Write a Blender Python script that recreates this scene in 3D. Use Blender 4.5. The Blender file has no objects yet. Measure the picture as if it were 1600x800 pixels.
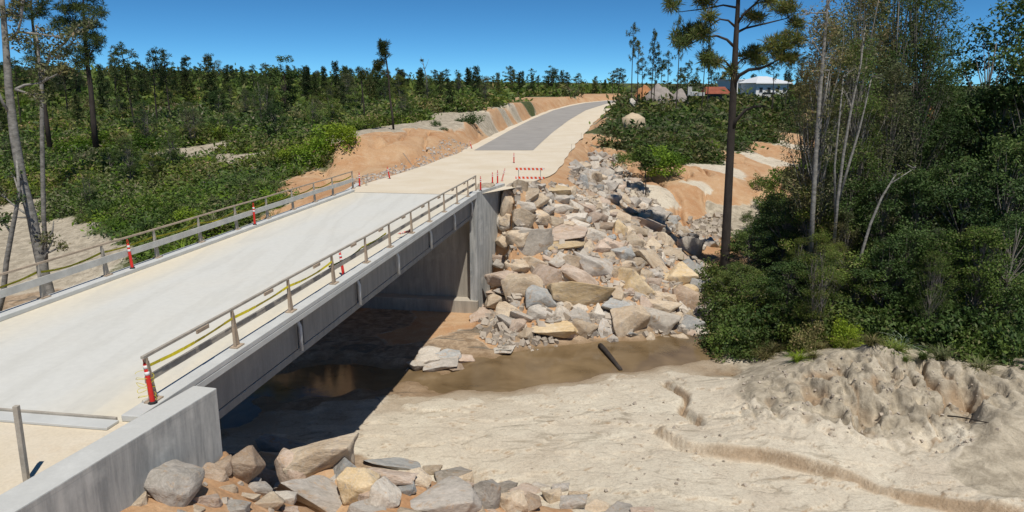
import bpy, bmesh, math, random
import numpy as np
from mathutils import Vector, Matrix, noise as mnoise

random.seed(7); rng = np.random.default_rng(7)
SC = bpy.context.scene
COL = SC.collection
rad = math.radians

# ------------------------------------------------------------------ camera
CZ = 6.6; FPX = 1150.0
PITCH = math.atan(261/FPX); CP, SP = math.cos(PITCH), math.sin(PITCH)
cam_d = bpy.data.cameras.new('camera'); cam = bpy.data.objects.new('camera', cam_d); COL.objects.link(cam)
cam.location = (0, 0, CZ); cam.rotation_euler = (rad(90)-PITCH, 0, 0)
cam_d.sensor_width = 36; cam_d.lens = 36*FPX/1600; cam_d.clip_end = 12000; cam_d.clip_start = .1
SC.camera = cam

def ray(u, v):
    x = (u-800)/FPX; y = (400-v)/FPX
    return (x, CP+y*SP, -SP+y*CP)
def P(u, v, z):                      # survey point: sight line met with level z
    d = ray(u, v); t = (z-CZ)/d[2]
    return Vector((d[0]*t, d[1]*t, z))
def D(u, v, Y):                      # survey point: sight line at distance Y
    d = ray(u, v); t = Y/d[1]
    return Vector((d[0]*t, Y, CZ+d[2]*t))
def proj(x, y, z):
    z = z-CZ
    dep = y*CP - z*SP; up = y*SP + z*CP
    return 800+FPX*x/dep, 400-FPX*up/dep

# ------------------------------------------------------------------ bridge frame
AZ = math.atan2(ray(991, 139)[0], ray(991, 139)[1])
BD = Vector((math.sin(AZ), math.cos(AZ), 0)); BR = Vector((math.cos(AZ), -math.sin(AZ), 0))
LH = 4.42
B0 = P(210, 650, 0) - BR*LH
def B(s, l, z=0.0):
    return B0 + BD*s + BR*l + Vector((0, 0, z))
BL = 34.0

# ------------------------------------------------------------------ sun and sky
sunv = (BR*.232 - BD*.46 + Vector((0, 0, 1))).normalized()
el = math.asin(sunv.z); az = math.atan2(sunv.x, sunv.y)
W = bpy.data.worlds.new('World'); SC.world = W; W.use_nodes = True
nt = W.node_tree; bg = nt.nodes['Background']
sky = nt.nodes.new('ShaderNodeTexSky'); sky.sky_type = 'NISHITA'; sky.sun_disc = False
sky.sun_elevation = el; sky.sun_rotation = az
sky.altitude = 2500; sky.air_density = 0.45; sky.dust_density = 0.0; sky.ozone_density = 4.0
hs = nt.nodes.new('ShaderNodeHueSaturation'); hs.inputs['Saturation'].default_value = 1.12; hs.inputs['Value'].default_value = 1.0
nt.links.new(sky.outputs[0], hs.inputs['Color'])
mt = nt.nodes.new('ShaderNodeMix'); mt.data_type = 'RGBA'; mt.blend_type = 'MULTIPLY'; mt.inputs[0].default_value = 1; mt.inputs[7].default_value = (.46, .76, .76, 1)
nt.links.new(hs.outputs[0], mt.inputs[6]); nt.links.new(mt.outputs[2], bg.inputs[0]); bg.inputs[1].default_value = 0.15
sl = bpy.data.lights.new('sun', 'SUN'); sl.energy = 4.2; sl.angle = rad(.53); sl.color = (1, .95, .87)
so = bpy.data.objects.new('sun', sl); COL.objects.link(so)
so.rotation_euler = (-sunv).to_track_quat('-Z', 'Y').to_euler()
SC.view_settings.view_transform = 'Standard'; SC.view_settings.look = 'None'
SC.view_settings.exposure = 0; SC.view_settings.gamma = 1; SC.view_settings.use_curve_mapping = False
SC.render.resolution_x = 1024; SC.render.resolution_y = 512
SC.render.engine = 'CYCLES'
SC.cycles.max_bounces = 6; SC.cycles.transparent_max_bounces = 4

# ------------------------------------------------------------------ tagging
def tag(o, label=None, cat=None, group=None, kind=None):
    if label: o['label'] = label
    if cat: o['category'] = cat
    if group: o['group'] = group
    if kind: o['kind'] = kind
    return o
def link(name, me, parent=None, mat=None):
    o = bpy.data.objects.new(name, me); COL.objects.link(o)
    if parent: o.parent = parent
    if mat is not None:
        if len(me.materials) == 0: me.materials.append(mat)
        elif me.materials[0] != mat:
            o.material_slots[0].link = 'OBJECT'; o.material_slots[0].material = mat
    return o
def empty(name, loc, rz=0, label=None, cat=None, group=None):
    o = bpy.data.objects.new(name, None); COL.objects.link(o); o.location = loc; o.rotation_euler = (0, 0, rz)
    o.empty_display_size = .3
    return tag(o, label, cat, group)
ORD = ['first','second','third','fourth','fifth','sixth','seventh','eighth','ninth','tenth','eleventh','twelfth','thirteenth','fourteenth',
 'fifteenth','sixteenth','seventeenth','eighteenth','nineteenth','twentieth','twenty-first','twenty-second','twenty-third','twenty-fourth',
 'twenty-fifth','twenty-sixth','twenty-seventh','twenty-eighth','twenty-ninth','thirtieth','thirty-first','thirty-second','thirty-third','thirty-fourth','thirty-fifth','thirty-sixth','thirty-seventh','thirty-eighth','thirty-ninth','fortieth']

# ------------------------------------------------------------------ mesh helpers
class MB:
    def __init__(s): s.v = []; s.f = []
    def add(s, vs, fs):
        n = len(s.v); s.v += [tuple(p) for p in vs]; s.f += [tuple(i+n for i in f) for f in fs]; return s
    def hexa(s, c):                      # 8 corners: bottom 4 ccw, top 4 ccw
        return s.add(c, [(3,2,1,0),(4,5,6,7),(0,1,5,4),(1,2,6,5),(2,3,7,6),(3,0,4,7)])
    def box(s, c, sx, sy, sz, M=None):
        q = [Vector((x*sx/2, y*sy/2, z*sz/2)) for z in (-1, 1) for x, y in ((-1,-1),(1,-1),(1,1),(-1,1))]
        if M is not None: q = [M @ p for p in q]
        return s.hexa([p+Vector(c) for p in q])
    def beam(s, a, b, w, h, up=Vector((0,0,1))):
        a = Vector(a); b = Vector(b); d = (b-a).normalized(); r = d.cross(up)
        if r.length < 1e-4: r = d.cross(Vector((1,0,0)))
        r.normalize(); u = r.cross(d)
        c = []
        for p in (a, b):
            c += [p - r*w/2 - u*h/2, p + r*w/2 - u*h/2, p + r*w/2 + u*h/2, p - r*w/2 + u*h/2]
        return s.add(c, [(0,1,2,3),(7,6,5,4),(1,0,4,5),(2,1,5,6),(3,2,6,7),(0,3,7,4)])
    def bbox(s, s0, s1, l0, l1, z0, z1):
        return s.hexa([B(s0,l0,z0),B(s0,l1,z0),B(s1,l1,z0),B(s1,l0,z0),B(s0,l0,z1),B(s0,l1,z1),B(s1,l1,z1),B(s1,l0,z1)])
    def tube(s, pts, rs, n=8, cap=True):
        pts = [Vector(p) for p in pts]; n0 = len(s.v); m = len(pts)
        if not hasattr(rs, '__len__'): rs = [rs]*m
        X = None
        for i, p in enumerate(pts):
            d = (pts[min(i+1, m-1)] - pts[max(i-1, 0)]).normalized()
            if X is None:
                X = d.cross(Vector((0,1,0)) if abs(d.y) < .9 else Vector((1,0,0))).normalized()
            X = (X - d*X.dot(d)).normalized(); Yv = d.cross(X)
            for k in range(n):
                a = 2*math.pi*k/n; s.v.append(tuple(p + (X*math.cos(a)+Yv*math.sin(a))*rs[i]))
        for i in range(m-1):
            for k in range(n):
                k2 = (k+1) % n
                s.f.append((n0+i*n+k, n0+i*n+k2, n0+(i+1)*n+k2, n0+(i+1)*n+k))
        if cap:
            s.f.append(tuple(n0+k for k in range(n))[::-1]); s.f.append(tuple(n0+(m-1)*n+k for k in range(n)))
        return s
    def mesh(s, name, smooth=False):
        me = bpy.data.meshes.new(name); me.from_pydata(s.v, [], s.f); me.update()
        bm = bmesh.new(); bm.from_mesh(me); bmesh.ops.recalc_face_normals(bm, faces=bm.faces); bm.to_mesh(me); bm.free()
        if smooth: me.polygons.foreach_set('use_smooth', [True]*len(me.polygons))
        return me
    def build(s, name, mat, parent=None, bevel=0, smooth=False):
        o = link(name, s.mesh(name, smooth), parent, mat)
        if bevel:
            m = o.modifiers.new('bevel', 'BEVEL'); m.width = bevel; m.segments = 2; m.limit_method = 'ANGLE'
        return o
def quads_mesh(name, V):                # V: (n,4,3)
    V = np.asarray(V, dtype=np.float32); n = len(V)
    me = bpy.data.meshes.new(name)
    me.vertices.add(n*4); me.vertices.foreach_set('co', V.reshape(-1))
    me.loops.add(n*4); me.loops.foreach_set('vertex_index', np.arange(n*4, dtype=np.int32))
    me.polygons.add(n); me.polygons.foreach_set('loop_start', np.arange(0, n*4, 4, dtype=np.int32))
    me.update(); me.validate(); return me

# ------------------------------------------------------------------ materials
class NT:
    def __init__(s, name):
        s.m = bpy.data.materials.new(name); s.m.use_nodes = True; s.t = s.m.node_tree; s.n = s.t.nodes
        s.b = s.n['Principled BSDF']; s.b.inputs['Roughness'].default_value = .85
        s.b.inputs['Specular IOR Level'].default_value = .25
    def nd(s, typ, **k):
        n = s.n.new(typ)
        for a, b in k.items(): setattr(n, a, b)
        return n
    def L(s, a, b): s.t.links.new(a, b)
    def pos(s, kind='world', scale=(1,1,1)):
        if kind == 'world': o = s.nd('ShaderNodeNewGeometry').outputs['Position']
        else: o = s.nd('ShaderNodeTexCoord').outputs['Object']
        m = s.nd('ShaderNodeMapping'); m.inputs['Scale'].default_value = scale; s.L(o, m.inputs[0]); return m.outputs[0]
    def noise(s, co, scale, detail=6, rough=.6, dist=0):
        n = s.nd('ShaderNodeTexNoise'); n.inputs['Scale'].default_value = scale; n.inputs['Detail'].default_value = detail
        n.inputs['Roughness'].default_value = rough; n.inputs['Distortion'].default_value = dist
        s.L(co, n.inputs['Vector']); return n.outputs[0]
    def ramp(s, fac, stops):
        r = s.nd('ShaderNodeValToRGB'); e = r.color_ramp.elements
        while len(e) < len(stops): e.new(.5)
        for i, (p, c) in enumerate(stops):
            e[i].position = p; e[i].color = (c, c, c, 1) if not hasattr(c, '__len__') else (*c, 1)
        s.L(fac, r.inputs[0]); return r.outputs[0]
    def mix(s, fac, a, b, mode='MIX'):
        m = s.nd('ShaderNodeMix', data_type='RGBA', blend_type=mode)
        for v, i in ((fac, 0), (a, 6), (b, 7)):
            if hasattr(v, 'links'): s.L(v, m.inputs[i])
            elif hasattr(v, '__len__'): m.inputs[i].default_value = (*v, 1)
            else: m.inputs[i].default_value = v
        return m.outputs[2]
    def bump(s, h, strength=.5, dist=.1, prev=None):
        b = s.nd('ShaderNodeBump'); b.inputs['Strength'].default_value = strength; b.inputs['Distance'].default_value = dist
        s.L(h, b.inputs['Height'])
        if prev is not None: s.L(prev, b.inputs['Normal'])
        return b.outputs[0]
    def out(s, col=None, nrm=None, rough=None):
        if col is not None:
            if hasattr(col, 'links'): s.L(col, s.b.inputs['Base Color'])
            else: s.b.inputs['Base Color'].default_value = (*col, 1)
        if nrm is not None: s.L(nrm, s.b.inputs['Normal'])
        if rough is not None: s.b.inputs['Roughness'].default_value = rough
        return s.m
def simple(name, col, rough=.8, var=.25, scale=3, bump=.2, coord='world', stretch=(1,1,1)):
    m = NT(name); co = m.pos(coord, stretch); n = m.noise(co, scale, 8, .65)
    c = m.mix(m.ramp(n, [(.3, 0.0), (.7, 1.0)]), tuple(x*(1-var) for x in col), tuple(min(1, x*(1+var*.6)) for x in col))
    n2 = m.noise(co, scale*9, 4, .6)
    return m.out(c, m.bump(n2, bump, .02), rough)

M = {}
def deck_mat():
    m = NT('deck_concrete'); co = m.pos('world')
    # streaks run along the bridge
    mp = m.nd('ShaderNodeMapping'); mp.inputs['Rotation'].default_value = (0, 0, AZ); mp.inputs['Scale'].default_value = (1, .12, 1)
    m.L(m.nd('ShaderNodeNewGeometry').outputs['Position'], mp.inputs[0])
    a = m.noise(mp.outputs[0], .45, 5, .55); b = m.noise(co, .25, 5, .6); c = m.noise(co, 5, 6, .7)
    col = m.mix(m.ramp(a, [(.38, 0.0), (.62, 1.0)]), (.545,.54,.485), (.64,.56,.43))
    dt = m.nd('ShaderNodeVectorMath', operation='DOT_PRODUCT'); sb = m.nd('ShaderNodeVectorMath', operation='SUBTRACT'); m.L(co, sb.inputs[0]); sb.inputs[1].default_value = tuple(B0)
    m.L(sb.outputs[0], dt.inputs[0]); dt.inputs[1].default_value = tuple(BR); ab_ = m.nd('ShaderNodeMath', operation='ABSOLUTE'); m.L(dt.outputs['Value'], ab_.inputs[0])
    wob_ = m.nd('ShaderNodeMath', operation='MULTIPLY_ADD'); m.L(a, wob_.inputs[0]); wob_.inputs[1].default_value = 3.0; m.L(ab_.outputs[0], wob_.inputs[2])
    ds_ = m.nd('ShaderNodeMapRange'); m.L(wob_.outputs[0], ds_.inputs[0]); ds_.inputs[1].default_value = 3.4; ds_.inputs[2].default_value = 5.6
    col = m.mix(ds_.outputs[0], (.64,.635,.59), (.70,.635,.50))
    col = m.mix(m.ramp(a, [(.40, .0), (.46, .35), (.5, 0.0), (.56, .0), (.6, .3), (.66, 0.0)]), col, (.52,.51,.46))
    col = m.mix(m.ramp(b, [(.48, 0.0), (.75, .4)]), col, (.66,.63,.55))
    col = m.mix(.35, col, m.ramp(c, [(.3, .75), (.7, 1.0)]), 'MULTIPLY')
    return m.out(col, m.bump(m.noise(co, 30, 4), .15, .01), .8)
M['deck'] = deck_mat()
def wall_mat(name, base, dark):
    m = NT(name); co = m.pos('world'); st = m.pos('world', (2.2, 2.2, .28))
    a = m.noise(st, 1.6, 7, .65, .4); b = m.noise(co, .8, 6, .6); f = m.noise(co, 14, 5, .7)
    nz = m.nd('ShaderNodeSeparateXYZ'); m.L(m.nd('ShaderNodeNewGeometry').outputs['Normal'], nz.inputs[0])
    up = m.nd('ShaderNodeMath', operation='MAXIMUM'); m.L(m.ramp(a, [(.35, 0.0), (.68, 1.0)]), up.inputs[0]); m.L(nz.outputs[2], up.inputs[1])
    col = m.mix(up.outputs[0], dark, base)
    col = m.mix(m.ramp(b, [(.55, 0.0), (.72, .6)]), col, tuple(x*1.25 for x in base))
    z = m.nd('ShaderNodeSeparateXYZ'); m.L(m.nd('ShaderNodeNewGeometry').outputs['Position'], z.inputs[0])
    mm = m.nd('ShaderNodeMath', operation='FRACT'); ad = m.nd('ShaderNodeMath', operation='DIVIDE'); ad.inputs[1].default_value = 2.44
    m.L(z.outputs[2], ad.inputs[0]); m.L(ad.outputs[0], mm.inputs[0])
    col = m.mix(m.ramp(mm.outputs[0], [(0, .45), (.012, 0.0)]), col, dark)
    col = m.mix(.3, col, m.ramp(f, [(.3, .7), (.7, 1.0)]), 'MULTIPLY')
    return m.out(col, m.bump(m.noise(co, 22, 5), .25, .01), .85)
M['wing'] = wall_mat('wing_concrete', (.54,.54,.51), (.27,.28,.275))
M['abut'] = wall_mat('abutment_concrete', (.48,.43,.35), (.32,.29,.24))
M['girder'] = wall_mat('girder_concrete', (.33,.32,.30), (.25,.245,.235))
M['kerb'] = simple('kerb_concrete', (.55,.555,.53), .8, .12, 1.3, .2)
M['walltop'] = M['wing']
M['wood'] = simple('weathered_timber', (.43,.34,.25), .85, .35, 2.5, .4)
M['greywood'] = simple('grey_timber', (.40,.36,.30), .85, .3, 2.5, .4)
M['palewood'] = simple('pale_board', (.52,.51,.47), .8, .2, 2.0, .3)
M['red'] = simple('orange_red_plastic', (.62,.035,.025), .45, .15, 4, .05)
M['pink'] = simple('faded_pink_plastic', (.72,.28,.22), .6, .2, 4, .05)
M['white'] = simple('white_band', (.75,.74,.72), .5, .08, 5, .05)
M['yellow'] = simple('yellow_tape', (.62,.52,.03), .5, .25, 6, .1)
M['steel'] = simple('galvanised_pipe', (.62,.64,.64), .45, .15, 5, .05)
M['black'] = simple('black_rubber', (.03,.03,.03), .7, .1, 5, .05)
M['asphalt'] = simple('chip_sealed_asphalt', (.335,.315,.29), .9, .14, .35, .3)
M['wallpaint'] = simple('white_painted_wall', (.84,.84,.82), .7, .04, 1, .05)
M['roofwhite'] = simple('pale_metal_roof', (.66,.68,.70), .45, .06, 1, .05)
M['rust'] = simple('rust_red_roof', (.28,.085,.05), .8, .3, 1.2, .2)
M['darkwin'] = simple('dark_window', (.03,.035,.04), .2, .1, 1, .0)
M['rubble'] = simple('rubble_stone', (.44,.38,.31), .9, .35, .8, .5)
M['gravelheap'] = simple('grey_gravel', (.33,.29,.26), .95, .25, 1.5, .6)
M['soilheap'] = simple('orange_soil', (.46,.22,.10), .95, .3, 1.2, .5)
M['sandheap'] = simple('pale_sand', (.55,.44,.30), .95, .2, 1.2, .4)
def stripe_mat():
    m = NT('orange_white_stripes'); s = m.nd('ShaderNodeSeparateXYZ')
    m.L(m.nd('ShaderNodeTexCoord').outputs['Object'], s.inputs[0])
    a = m.nd('ShaderNodeMath', operation='MULTIPLY_ADD'); m.L(s.outputs[0], a.inputs[0]); a.inputs[1].default_value = 3.3
    m.L(s.outputs[2], a.inputs[2]); f = m.nd('ShaderNodeMath', operation='FRACT'); m.L(a.outputs[0], f.inputs[0])
    g = m.nd('ShaderNodeMath', operation='GREATER_THAN'); g.inputs[1].default_value = .45; m.L(f.outputs[0], g.inputs[0])
    return m.out(m.mix(g.outputs[0], (.75,.72,.68), (.75,.10,.03)), None, .5)
M['stripe'] = stripe_mat()

ROCKC = {'tan': ((.52,.40,.275), (.66,.545,.40)), 'yellowish': ((.62,.45,.24), (.69,.55,.36)), 'grey': ((.40,.365,.315), (.55,.50,.44)),
         'bluish grey': ((.33,.335,.325), (.46,.455,.43)), 'pale': ((.60,.53,.44), (.71,.645,.55)), 'pinkish': ((.50,.375,.285), (.62,.50,.40)),
         'brown': ((.38,.27,.185), (.50,.385,.28))}
def rock_mat(nm, c):
    m = NT('rock_'+nm.replace(' ', '_')); tc = m.nd('ShaderNodeTexCoord').outputs['Object']; oi = m.nd('ShaderNodeObjectInfo')
    ad = m.nd('ShaderNodeVectorMath', operation='ADD'); sc = m.nd('ShaderNodeVectorMath', operation='SCALE'); sc.inputs[3].default_value = 60
    cmb = m.nd('ShaderNodeCombineXYZ')
    for i in range(3): m.L(oi.outputs['Random'], cmb.inputs[i])
    m.L(cmb.outputs[0], sc.inputs[0]); m.L(tc, ad.inputs[0]); m.L(sc.outputs[0], ad.inputs[1]); co = ad.outputs[0]
    a = m.noise(co, 1.6, 7, .62, .6); b = m.noise(co, 3.2, 8, .7, 1.2); f = m.noise(co, 12, 7, .75)
    col = m.mix(m.ramp(a, [(.36, 0.0), (.62, 1.0)]), c[0], c[1])
    col = m.mix(m.ramp(b, [(.55, 0.0), (.66, .75)]), col, (.50,.33,.19) if nm not in ('tan','yellowish') else (.36,.31,.27))
    col = m.mix(m.ramp(m.noise(co, 2.2, 5, .6, 2.5), [(.48, 0.0), (.5, .5), (.52, 0.0)]), col, (.62,.57,.50))
    col = m.mix(.55, col, m.ramp(f, [(.30, .42), (.62, 1.0)]), 'MULTIPLY')
    v = m.nd('ShaderNodeHueSaturation'); mr = m.nd('ShaderNodeMapRange'); m.L(oi.outputs['Random'], mr.inputs[0])
    mr.inputs[3].default_value = .78; mr.inputs[4].default_value = 1.15; m.L(mr.outputs[0], v.inputs['Value']); m.L(col, v.inputs['Color'])
    n = m.bump(f, .55, .06); n = m.bump(a, .5, .25, n)
    return m.out(v.outputs[0], n, .9)
ROCKM = {k: rock_mat(k, c) for k, c in ROCKC.items()}

def leaf_mat(name, c1, c2, trans=.3, c3=None):
    m = NT(name); g = m.nd('ShaderNodeNewGeometry'); oi = m.nd('ShaderNodeObjectInfo')
    col = m.mix(g.outputs['Random Per Island'], c1, c2)
    if c3: col = m.mix(m.ramp(g.outputs['Random Per Island'], [(.86, 0.0), (.9, 1.0)]), col, c3)
    v = m.nd('ShaderNodeHueSaturation'); mr = m.nd('ShaderNodeMapRange'); m.L(oi.outputs['Random'], mr.inputs[0])
    mr.inputs[3].default_value = .6; mr.inputs[4].default_value = 1.35; m.L(mr.outputs[0], v.inputs['Value'])
    mh = m.nd('ShaderNodeMapRange'); m.L(oi.outputs['Random'], mh.inputs[0]); mh.inputs[1].default_value = 1; mh.inputs[2].default_value = 0
    mh.inputs[3].default_value = .485; mh.inputs[4].default_value = .51; m.L(mh.outputs[0], v.inputs['Hue'])
    pn = m.noise(m.pos('world'), .085, 3, .6, .4)                       # patches of different species across the hillside
    col = m.mix(1.0, col, m.ramp(pn, [(.32, (.62,.72,.75)), (.48, (.95,1.0,.9)), (.58, (1.15,1.0,.8)), (.68, (1.5,1.3,1.0))]), 'MULTIPLY')
    m.L(col, v.inputs['Color']); m.L(v.outputs[0], m.b.inputs['Base Color']); m.b.inputs['Roughness'].default_value = .6
    tr = m.nd('ShaderNodeBsdfTranslucent'); m.L(v.outputs[0], tr.inputs[0]); mx = m.nd('ShaderNodeMixShader'); mx.inputs[0].default_value = trans
    m.L(m.b.outputs[0], mx.inputs[1]); m.L(tr.outputs[0], mx.inputs[2]); m.L(mx.outputs[0], m.n['Material Output'].inputs[0])
    return m.m
M['pineleaf'] = leaf_mat('pine_needles', (.036,.066,.022), (.085,.12,.038), .3, (.14,.13,.06))
M['pineleaf2'] = leaf_mat('paler_pine_needles', (.055,.095,.03), (.13,.165,.05), .3, (.16,.14,.07))  # paler needle green for the tall right pine
M['leafdark'] = leaf_mat('dark_leaves', (.048,.09,.026), (.105,.165,.045), .3, (.12,.14,.06))
M['leafmid'] = leaf_mat('mid_leaves', (.075,.13,.028), (.16,.225,.05), .35, (.22,.21,.10))
M['leafbright'] = leaf_mat('bright_leaves', (.12,.22,.022), (.22,.34,.04), .4)
M['leafolive'] = leaf_mat('olive_leaves', (.10,.12,.055), (.19,.20,.095), .3, (.26,.22,.15))
M['leafpale'] = leaf_mat('silvery_leaves', (.22,.28,.22), (.34,.4,.32), .2)
M['barkdark'] = simple('dark_bark', (.055,.045,.038), .95, .4, 2.5, .8, 'world', (1,1,.4))
M['barkpale'] = simple('pale_bark', (.27,.255,.225), .9, .6, 3.5, .5, 'world', (1,1,2.0))
M['barkgrey'] = simple('grey_bark', (.20,.18,.155), .95, .4, 2.5, .6, 'world', (1,1,.5))

# ------------------------------------------------------------------ numpy noise
_perm = np.random.default_rng(3).random((64, 64, 64)).astype(np.float32)
def vnoise(x, y, z=0.0):
    z = np.broadcast_to(z, x.shape).astype(float)
    xi, yi, zi = np.floor(x).astype(int), np.floor(y).astype(int), np.floor(z).astype(int)
    fx, fy, fz = x-xi, y-yi, z-zi
    fx, fy, fz = [f*f*(3-2*f) for f in (fx, fy, fz)]
    r = 0
    for a in (0, 1):
        for b in (0, 1):
            for c in (0, 1):
                w = (fx if a else 1-fx)*(fy if b else 1-fy)*(fz if c else 1-fz)
                r = r + w*_perm[(xi+a) % 64, (yi+b) % 64, (zi+c) % 64]
    return r*2-1
def fbm(x, y, sc, oct=4, z=0.0):
    r = 0; a = 1; t = 0
    for i in range(oct):
        r = r + a*vnoise(x*sc+17.3*i, y*sc-9.1*i, z); t += a; a *= .5; sc *= 2.03
    return r/t
def sstep(x, a, b):
    t = np.clip((x-a)/(b-a), 0, 1); return t*t*(3-2*t)

# ------------------------------------------------------------------ terrain control points
CT = []          # x, y, z, class    classes: s sand, o orange clay, g overgrown soil, p pale dry soil, m wet mud
def cz(c, *pts):
    for u, v, z in pts: q = P(u, v, z); CT.append((q.x, q.y, q.z, c))
def cy(c, *pts):
    for u, v, Y in pts: q = D(u, v, Y); CT.append((q.x, q.y, q.z, c))
def cw(c, *pts):
    for x, y, z in pts: CT.append((x, y, z, c))
def cb(c, *pts):
    for s, l, z in pts: q = B(s, l, z); CT.append((q.x, q.y, q.z, c))
# water channel and sand flat
WZ = -8.6
cz('s', (430,668,-8.5),(520,646,-8.5),(620,632,-8.5),(740,618,-8.5),(850,604,-8.5),(950,585,-8.5),(1040,573,-8.5),(1100,566,-8.5))
cz('m', (300,662,-9.2),(350,650,-9.2),(480,632,-9.2),(560,618,-9.2),(650,600,-9.3),(760,585,-9.3),(850,570,-9.3),(950,558,-9.3),(1050,548,-9.3),(1120,540,-9.2),(1180,533,-9.0))
cz('m', (400,622,-8.45),(480,618,-8.4),(560,606,-8.45),(640,594,-8.5),(700,577,-8.5),(770,558,-8.5),(820,543,-8.5),(900,538,-8.6),(1000,533,-8.6),(1100,524,-8.6),(1180,513,-8.5))
cz('m', (560,540,-8.2),(620,560,-8.25),(660,565,-8.2),(700,548,-8.2),(600,500,-8.1),(500,520,-8.1),(420,560,-8.2),(740,545,-8.3),(760,520,-8.1))
cz('o', (640,520,-8.0),(700,500,-8.0),(745,505,-7.9),(745,488,-7.9),(700,487,-8.0),(770,535,-8.3))
cz('s', (600,660,-8.3),(680,685,-8.2),(740,660,-8.3),(850,640,-8.3),(850,700,-8.15),(960,620,-8.3),(960,680,-8.1),(1000,740,-7.95),(1090,600,-8.25),
   (1080,640,-8.05),(1130,690,-7.95),(1100,760,-8.0),(1200,760,-8.05),(1250,720,-7.9),(1350,740,-7.85),(1450,760,-7.8),(1577,800,-7.8),(1300,800,-8.1),
   (1450,860,-8.1),(1200,880,-8.0),(1000,860,-7.6),(1150,640,-7.8),(1230,682,-7.75),(1330,706,-7.7),(1430,702,-7.7),(1480,712,-7.7))
# mound
cy('p', (1145,590,37.5),(1200,572,36),(1250,560,35.5),(1290,554,35),(1335,549,34.4),(1370,545,34),(1405,555,33.8),(1440,568,33.3),(1500,584,32),(1577,598,31),(1700,600,30),(1850,600,30))
cy('p', (1200,620,31.6),(1260,620,31.4),(1300,615,31.2),(1370,600,31.5),(1370,655,29.3),(1300,660,29.2),(1440,620,30.6),(1450,655,28.8),(1500,630,29.6),
   (1540,660,27.3),(1577,650,27),(1500,700,26.4),(1530,725,25.6),(1577,770,24.3),(1577,700,26),(1680,650,27),(1700,780,24))
cw('g', (14,41,-8.2),(17,41.5,-7.8),(20,41,-7.6),(26,39,-7.4),(32,37,-7.2),(20,47,-7.3),(26,46,-7),(34,44,-6.6),(42,38,-6),(16,53,-7),(24,54,-6.5),(34,54,-5.5),(45,50,-4.5),(40,62,-4.0),(28,64,-5.3),(60,40,-2.5),(80,60,0))
cw('s', (20,20,-7.9),(28,18,-7.6),(40,24,-6),(30,8,-7),(15,14,-7.4),(12,6,-6),(40,10,-6),(60,20,-3))
# near slope
near = [(345,692,-1.3),(250,745,-1.15),(140,800,-1.0),(200,800,-1.15),(300,800,-1.5),(400,800,-2.2),(275,765,-1.45),(480,790,-2.8),(400,705,-2.2),(480,700,-3.0),
        (560,725,-3.6),(650,740,-4.2),(600,800,-3.8),(750,762,-4.9),(850,787,-5.8),(750,800,-5.0),(300,900,-1.8),(500,900,-3.0),(700,900,-4.8),(900,900,-6.3)]
cz('o', *near)
for u, v, z in ((400,705,-2.2),(480,700,-3.0),(560,725,-3.6),(650,740,-4.2),(750,762,-4.9),(850,787,-5.8)):
    q = P(u, v, z); k = -8.0-z
    q2 = q + Vector((.35, .94, 0))*abs(k)*.85; CT.append((q2.x, q2.y, -7.95, 's'))
cz('s', (950,803,-6.7),(1050,812,-7.4),(900,792,-6.2))
cw('o', (-3,6,-.9),(0,8,-1.8),(4,8,-3.2),(8,10,-5.2),(0,2,-.8),(6,2,-3),(-4,0,-.5))
cb('m', (2.5,4.3,-6.8),(2.5,0,-6.8),(2.5,-4.3,-6.8),(6,4.3,-7.9),(6,0,-7.9),(6,-6,-7.9),(12,4,-8.2),(12,-4,-8.2))
cb('o', (1.5,6.2,-2.5),(3,7,-4.4),(3,5.5,-5.4))
# far abutment and riprap slope
cz('o', (795,292,-.35),(840,288,-.5),(880,282,-.6),(900,262,-.7),(912,240,-.9))
cz('o', (850,305,-1.2),(800,330,-1.9),(870,350,-2.8),(790,400,-4.6),(870,400,-4.4),(860,450,-6.0),(770,460,-6.7),(950,450,-6.2),(950,380,-4.2),(940,330,-2.6),(1000,430,-6.0),
   (1000,480,-7.2),(900,490,-7.3),(820,500,-7.5),(1060,430,-6.6),(1080,480,-7.8),(1000,370,-4.4),(1040,390,-5.4),(985,335,-3.4),(940,285,-1.9),(1085,400,-6.5))
cz('o', (935,245,-2.0),(960,268,-3.0),(1005,302,-4.8),(1060,342,-6.0),(1105,378,-7.2),(1130,450,-8.0),(1140,500,-8.2))
# track and banks, right
cy('s', (1030,297,76),(1130,268,92),(1190,252,106),(1255,236,122),(1300,228,135))
cy('s', (1010,303,75),(1090,288,81))
cy('o', (1090,292,79.6),(1150,277,86),(1200,266,97),(1260,250,112),(1320,240,125),(1130,300,82),(1190,285,90),(1240,270,100),(1060,298,78))
cy('o', (1060,322,75),(1120,312,80),(1180,300,86),(1250,285,96),(1090,305,79.5))
cy('p', (1080,350,72),(1120,352,73),(1160,340,78),(1220,330,82),(1110,330,78))
cw('g', (40,80,-1.5),(48,95,-.5),(55,110,.5),(36,72,-3),(52,75,-1),(66,120,2))
cy('g', (1290,250,110),(1330,265,100),(1290,300,85),(1330,330,78),(1400,280,90))
cy('o', (1020,283,80),(1070,262,88),(1150,240,104),(1210,228,119),(1265,214,134),(960,240,96),(935,228,104),(985,262,88))
cy('o', (925,215,110),(940,190,125),(955,175,145),(975,163,168))
cy('g', (960,225,101),(1000,240,97),(1060,245,100),(1100,225,112),(1180,215,124),(960,205,118),(975,180,140),(1000,205,125),(1100,195,135),(1250,205,142),
   (1000,165,165),(1100,170,160),(1200,165,165),(1300,170,160),(1400,170,150),(1000,155,185),(1100,154,185),(1200,152,190),(1300,155,200),(1400,160,190),(1500,180,150))
cw('g', (60,100,-1),(75,140,2.5),(95,90,1),(130,130,5),(160,200,7),(100,260,6),(0,320,6.2),(50,300,6),(200,350,7),(-60,330,9),(-100,350,11),(-200,350,12))
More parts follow.
